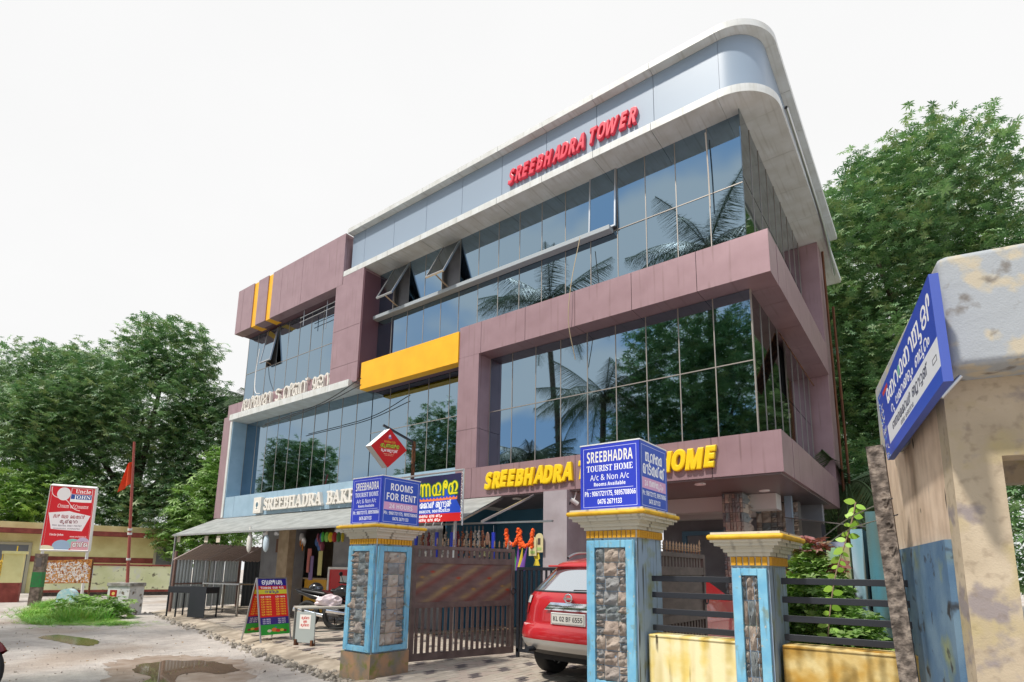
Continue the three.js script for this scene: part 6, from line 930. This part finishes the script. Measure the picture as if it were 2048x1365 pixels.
{ // painted side walls beyond the fence
  const wall = (x0, x1, z0, z1, h, m, label) => single('painted_wall', label, 'wall', B(x0, x1, ROAD, h, z0, z1), m);
  const streaked = (a, b, s) => std({ map: tex(256, 256, (u, v) => mix(mix(a, b, cl(0.5 + 0.9 * tileA(u, v, 9, 1, s))), [0.24, 0.22, 0.16], cl(tileA(u, v, 17, 1, s + 4) * 1.6 - 0.6)), 1), roughness: 0.85, bumpMap: fineBump, bumpScale: 0.003 });
  wall(-0.52, -0.34, -9, -6.0, 1.9, streaked([0.28, 0.52, 0.60], [0.36, 0.42, 0.40], 3), 'streaked turquoise side wall behind the leaning concrete pole');
  wall(-0.66, -0.56, -7, -6.1, 1.75, streaked([0.74, 0.80, 0.86], [0.5, 0.66, 0.72], 13), 'narrow whitish blue wall strip behind the red leaved shrub');
  wall(-0.9, -0.7, -7.5, -6.3, 1.6, streaked([0.56, 0.70, 0.58], [0.66, 0.64, 0.46], 23), 'green streaked wall stub behind the red leaved shrub');
  const sh = thing('lean_to', 'small sheet roofed lean-to with black posts beside the porch', 'shed', [-1.7, 0, -12]); wpart('roof_sheet', slab(V(-2.2, 2.35, -11), V(-1.0, 2.15, -11), V(-1.0, 2.3, -13.5), V(-2.2, 2.5, -13.5), 0.02), plain(0.1, 0.09, 0.085, 0.7), sh); for (const [x, z] of [[-1.05, -11.1], [-1.05, -13.3], [-1.6, -11.1]]) wpart('post', B(x - 0.03, x + 0.03, 0, 2.2, z - 0.03, z + 0.03), M.blackmetal, sh); wpart('water_trough', B(-2.1, -1.3, 1.75, 1.9, -11.4, -11.2), plain(0.3, 0.34, 0.45, 0.6), sh);
}
function shrub(label, base, lobes, n, tones, redTop) { n *= 2.4;
  const g = thing('garden_shrub', label, 'shrub', base.toArray()); part('stems', merge(lobes.map((l) => bar(V(0, 0, 0), V(l[0], l[1], l[2]), 0.018, 6, 0.006))), M.bark, g); leaves(g, smallLeaf, n, lobes, tones, 0.85, 'foliage', 0.1); if (redTop) leaves(g, smallLeaf, redTop[0], redTop[1], [[0.36, 0.10, 0.09], [0.44, 0.16, 0.12], [0.34, 0.22, 0.09]], 1.0, 'red_new_leaves', 0.1); return g;
}
shrub('shrub with red new leaves behind the black rails', V(-1.0, 0, -5.9), [[0, 0.95, 0, 0.3, 0.5], [0.22, 0.7, 0.1, 0.3, 0.4], [-0.2, 0.8, -0.1, 0.28, 0.45], [0.02, 1.35, 0, 0.18, 0.25]], 900, [...LIME, [0.36, 0.52, 0.10]], [50, [[0.02, 1.56, 0, 0.16, 0.12], [-0.25, 1.32, 0, 0.12, 0.1], [0.22, 1.36, 0, 0.1, 0.1]]]);
shrub('low lime shrub at the foot of the green streaked wall', V(-0.62, 0, -5.55), [[0, 0.75, 0, 0.22, 0.3], [-0.15, 1.0, -0.1, 0.16, 0.3]], 360, LIME);
{
  const g = thing('climbing_vine', 'thin climbing vine with heart shaped lime leaves beside the leaning pole', 'vine', [-0.62, 0.6, -5.4]), pts = [[1655, 1310], [1660, 1230], [1672, 1150], [1690, 1090], [1705, 1040], [1712, 1005]].map(([a, b]) => onZ(a, b, -5.4)); wpart('stem', tube(pts, 0.006, 30, 5), plain(0.3, 0.22, 0.14, 0.8), g);
  const s = new THREE.Shape(); s.moveTo(0, 0); s.bezierCurveTo(0.035, 0.02, 0.03, 0.06, 0, 0.085); s.bezierCurveTo(-0.03, 0.06, -0.035, 0.02, 0, 0); const lg = new THREE.ShapeGeometry(s, 5), lm = [[0.22, 0.42, 0.04], [0.3, 0.5, 0.06]].map((c) => std({ color: C(...c), roughness: 0.5, side: THREE.DoubleSide })), cv = new THREE.CatmullRomCurve3(pts), b = bases.get(g);
  for (let i = 0; i < 34; i++) { const p = cv.getPoint(i / 33), m = part('leaf', lg, lm[i % 2], g); m.position.set(p.x - b.x, p.y - b.y, p.z - b.z); m.rotation.set(R(-0.6, 0.3), R(-0.7, 0.7), (i % 2 ? 1 : -1) * R(1.0, 2.2)); m.scale.setScalar(R(0.7, 1.15)); }
}
const back = (px, d) => atD(px, 1150, d).setY(ROAD);
tree('tall dense mango tree behind the shelter and the building flank', back(1920, 19), 15.5, [[0.2, 15.4, 0, 3.2, 2.8], [-5.2, 11.0, 0, 2.2, 2.2], [-2.4, 13.0, 0.5, 2.7, 2.7], [2.8, 11.6, 0.5, 3.3, 3.0], [-1.2, 8.4, 1, 3.0, 2.6], [2.2, 7.2, 1, 3.6, 3.0], [-3.8, 9.4, -0.5, 2.2, 2.4]].map(([a, b, c, r, h]) => [a * 0.8 + c * 0.59, b, c * 0.79 + a * -0.59, r, h]), 26000, GREEN, { trunk: 0.45, scale: 0.68, group: 'trees beside the shelter' });
tree('shorter tree between the building flank and the tall mango', back(1730, 21), 11.5, [[0, 9.8, 0, 2.6, 2.6], [-0.6, 6.6, 0.5, 2.6, 2.4], [1.4, 5.0, 0.3, 2.8, 2.6], [0.4, 3.0, 0.6, 2.6, 2.0]], 11000, GREEN, { trunk: 0.3, scale: 0.7, group: 'trees beside the shelter' });
tree('low tree closing the gap behind the turquoise wall', back(1700, 17), 6.5, [[0, 3.6, 0, 2.2, 2.0], [1.8, 3.2, 0.6, 2.2, 2.0], [-1.6, 2.4, 0.3, 1.8, 1.6], [4.2, 3.0, 1.6, 2.4, 2.2]], 3600, GREEN, { trunk: 0.2, scale: 0.9, group: 'trees beside the shelter' });
palm('young palm with hanging fronds beside the building flank', back(1690, 13.5), 3.6, 0.2, 1.9);

// ---------------------------------------------------------------- across the road, behind the viewer: what the glass mirrors
const across = 'trees across the road';
tree('large mango tree across the road mirrored in the first floor glass above the yellow letters', V(-9.2, ROAD, 8.4), 15, [[-0.4, 11.6, 0, 3.4, 3.2], [2.6, 10.0, 0, 3.2, 3.6], [-2.6, 8.0, 0.4, 2.8, 2.6], [1.0, 6.0, 0, 3.6, 2.8], [-1.5, 4.5, 0.5, 3.2, 2.2]], 7200, GREEN, { trunk: 0.4, scale: 1.1, group: across });
tree('round mango tree across the road mirrored beside the mauve pier', V(-26.4, ROAD, 8), 13, [[0.4, 9.6, 0, 2.8, 2.8], [1.8, 6.8, 0, 2.6, 2.6], [-1.6, 6.2, 0, 2.6, 2.6]], 3800, GREEN, { trunk: 0.3, scale: 1.1, group: across });
tree('low spreading tree across the road with a forked crown', V(-19.5, ROAD, 15), 9, [[0, 6.6, 0, 3.4, 2.2], [-3, 5.6, 0, 2.6, 2.2], [3, 5.8, 0, 2.6, 2.2]], 2800, GREEN, { trunk: 0.3, scale: 1.2, group: across });
tree('wide low tree across the road in the far hedge line', V(-32, ROAD, 14), 8.5, [[0, 5.6, 0, 3.6, 2.2], [-4, 4.8, 0, 3.0, 2.2], [4, 5.0, 0, 2.8, 2.0]], 3000, GREEN, { trunk: 0.3, scale: 1.3, group: across });
tree('bushy tree far along the other side of the road', V(-46, ROAD, 11), 9, [[0, 6.0, 0, 3.8, 2.8], [-4, 5, 0, 3.2, 2.4], [4, 4.8, 0, 3.0, 2.4]], 3000, GREEN, { trunk: 0.3, scale: 1.4, group: across });
tree('mango tree overhanging the road opposite the bakery bay', V(-40, ROAD, 6), 12, [[0, 9.6, 0, 2.6, 2.0], [1.6, 7.4, 0, 2.2, 1.8], [-2, 7.8, 0, 2.2, 1.8]], 2400, GREEN, { trunk: 0.3, scale: 1.3, group: across });
palm('coconut palm of middle height across the road, mirrored in the first floor glass', V(-14.8, ROAD, 8.6), 11.2, 0.4, 4.2, across);
palm('tallest leaning coconut palm across the road, mirrored in the top floor glass', V(-17.2, ROAD, 8.8), 18.4, -1.2, 4.8, across);
palm('tall straight coconut palm across the road, mirrored near the corner of the top floor glass', V(-8.6, ROAD, 9.0), 18.6, 0.3, 4.8, across);
palm('short coconut palm across the road beside the low forked tree', V(-19.6, ROAD, 8.4), 8.2, 0.3, 3.4, across);

// ---------------------------------------------------------------- wires
{
  const wire = (name, label, list, r, m) => { const g = thing(name, label, 'cable', list[0][0].toArray()); list.forEach((p) => wpart('cable', tube(p, r, 30, 5), m, g)); };
  wire('facade_cable', 'two black cables sagging along the white ledge of the bakery bay', [[onZ(525, 853, -8.6), onZ(640, 812, -8.5), onZ(722, 770, -8.5)], [onZ(530, 849, -8.6), onZ(650, 803, -8.5), onZ(722, 757, -8.5)]], 0.012, M.black);
  wire('rope', 'knotted light rope hanging from the window ledge over the mauve band', [[V(-5.32, 8.05, -9.1), V(-5.36, 6.8, F + 0.06), V(-5.4, 6.1, F + 0.07), V(-5.38, 5.4, -9.0)]], 0.009, plain(0.42, 0.34, 0.22, 0.9));
  wire('hanging_cable', 'pale cable hanging beside the narrow open sash above the Malayalam letters', [[V(-17.9, 8.6, -9.2), V(-17.8, 7.6, -9.1), V(-17.4, 6.9, -8.95), V(-17.0, 6.78, -8.9)]], 0.014, M.signwhite);
  wire('light_string', 'string of fairy lights hanging down the top floor glass near the corner', [[onZ(1411, 266, -9.3), onZ(1416, 330, -9.3), onZ(1421, 414, -9.3)]], 0.014, plain(0.5, 0.45, 0.4, 0.7));
  wire('pipe_run', 'thin rusty pipes running down the rear corner of the building', [[V(-1.7, 9.4, -15), V(-1.68, 6, -15), V(-1.68, 0, -15)], [V(-1.6, 8, -15.3), V(-1.58, 4, -15.3), V(-1.58, 0, -15.3)]], 0.03, M.rust);
}
renderer.render(scene, camera);
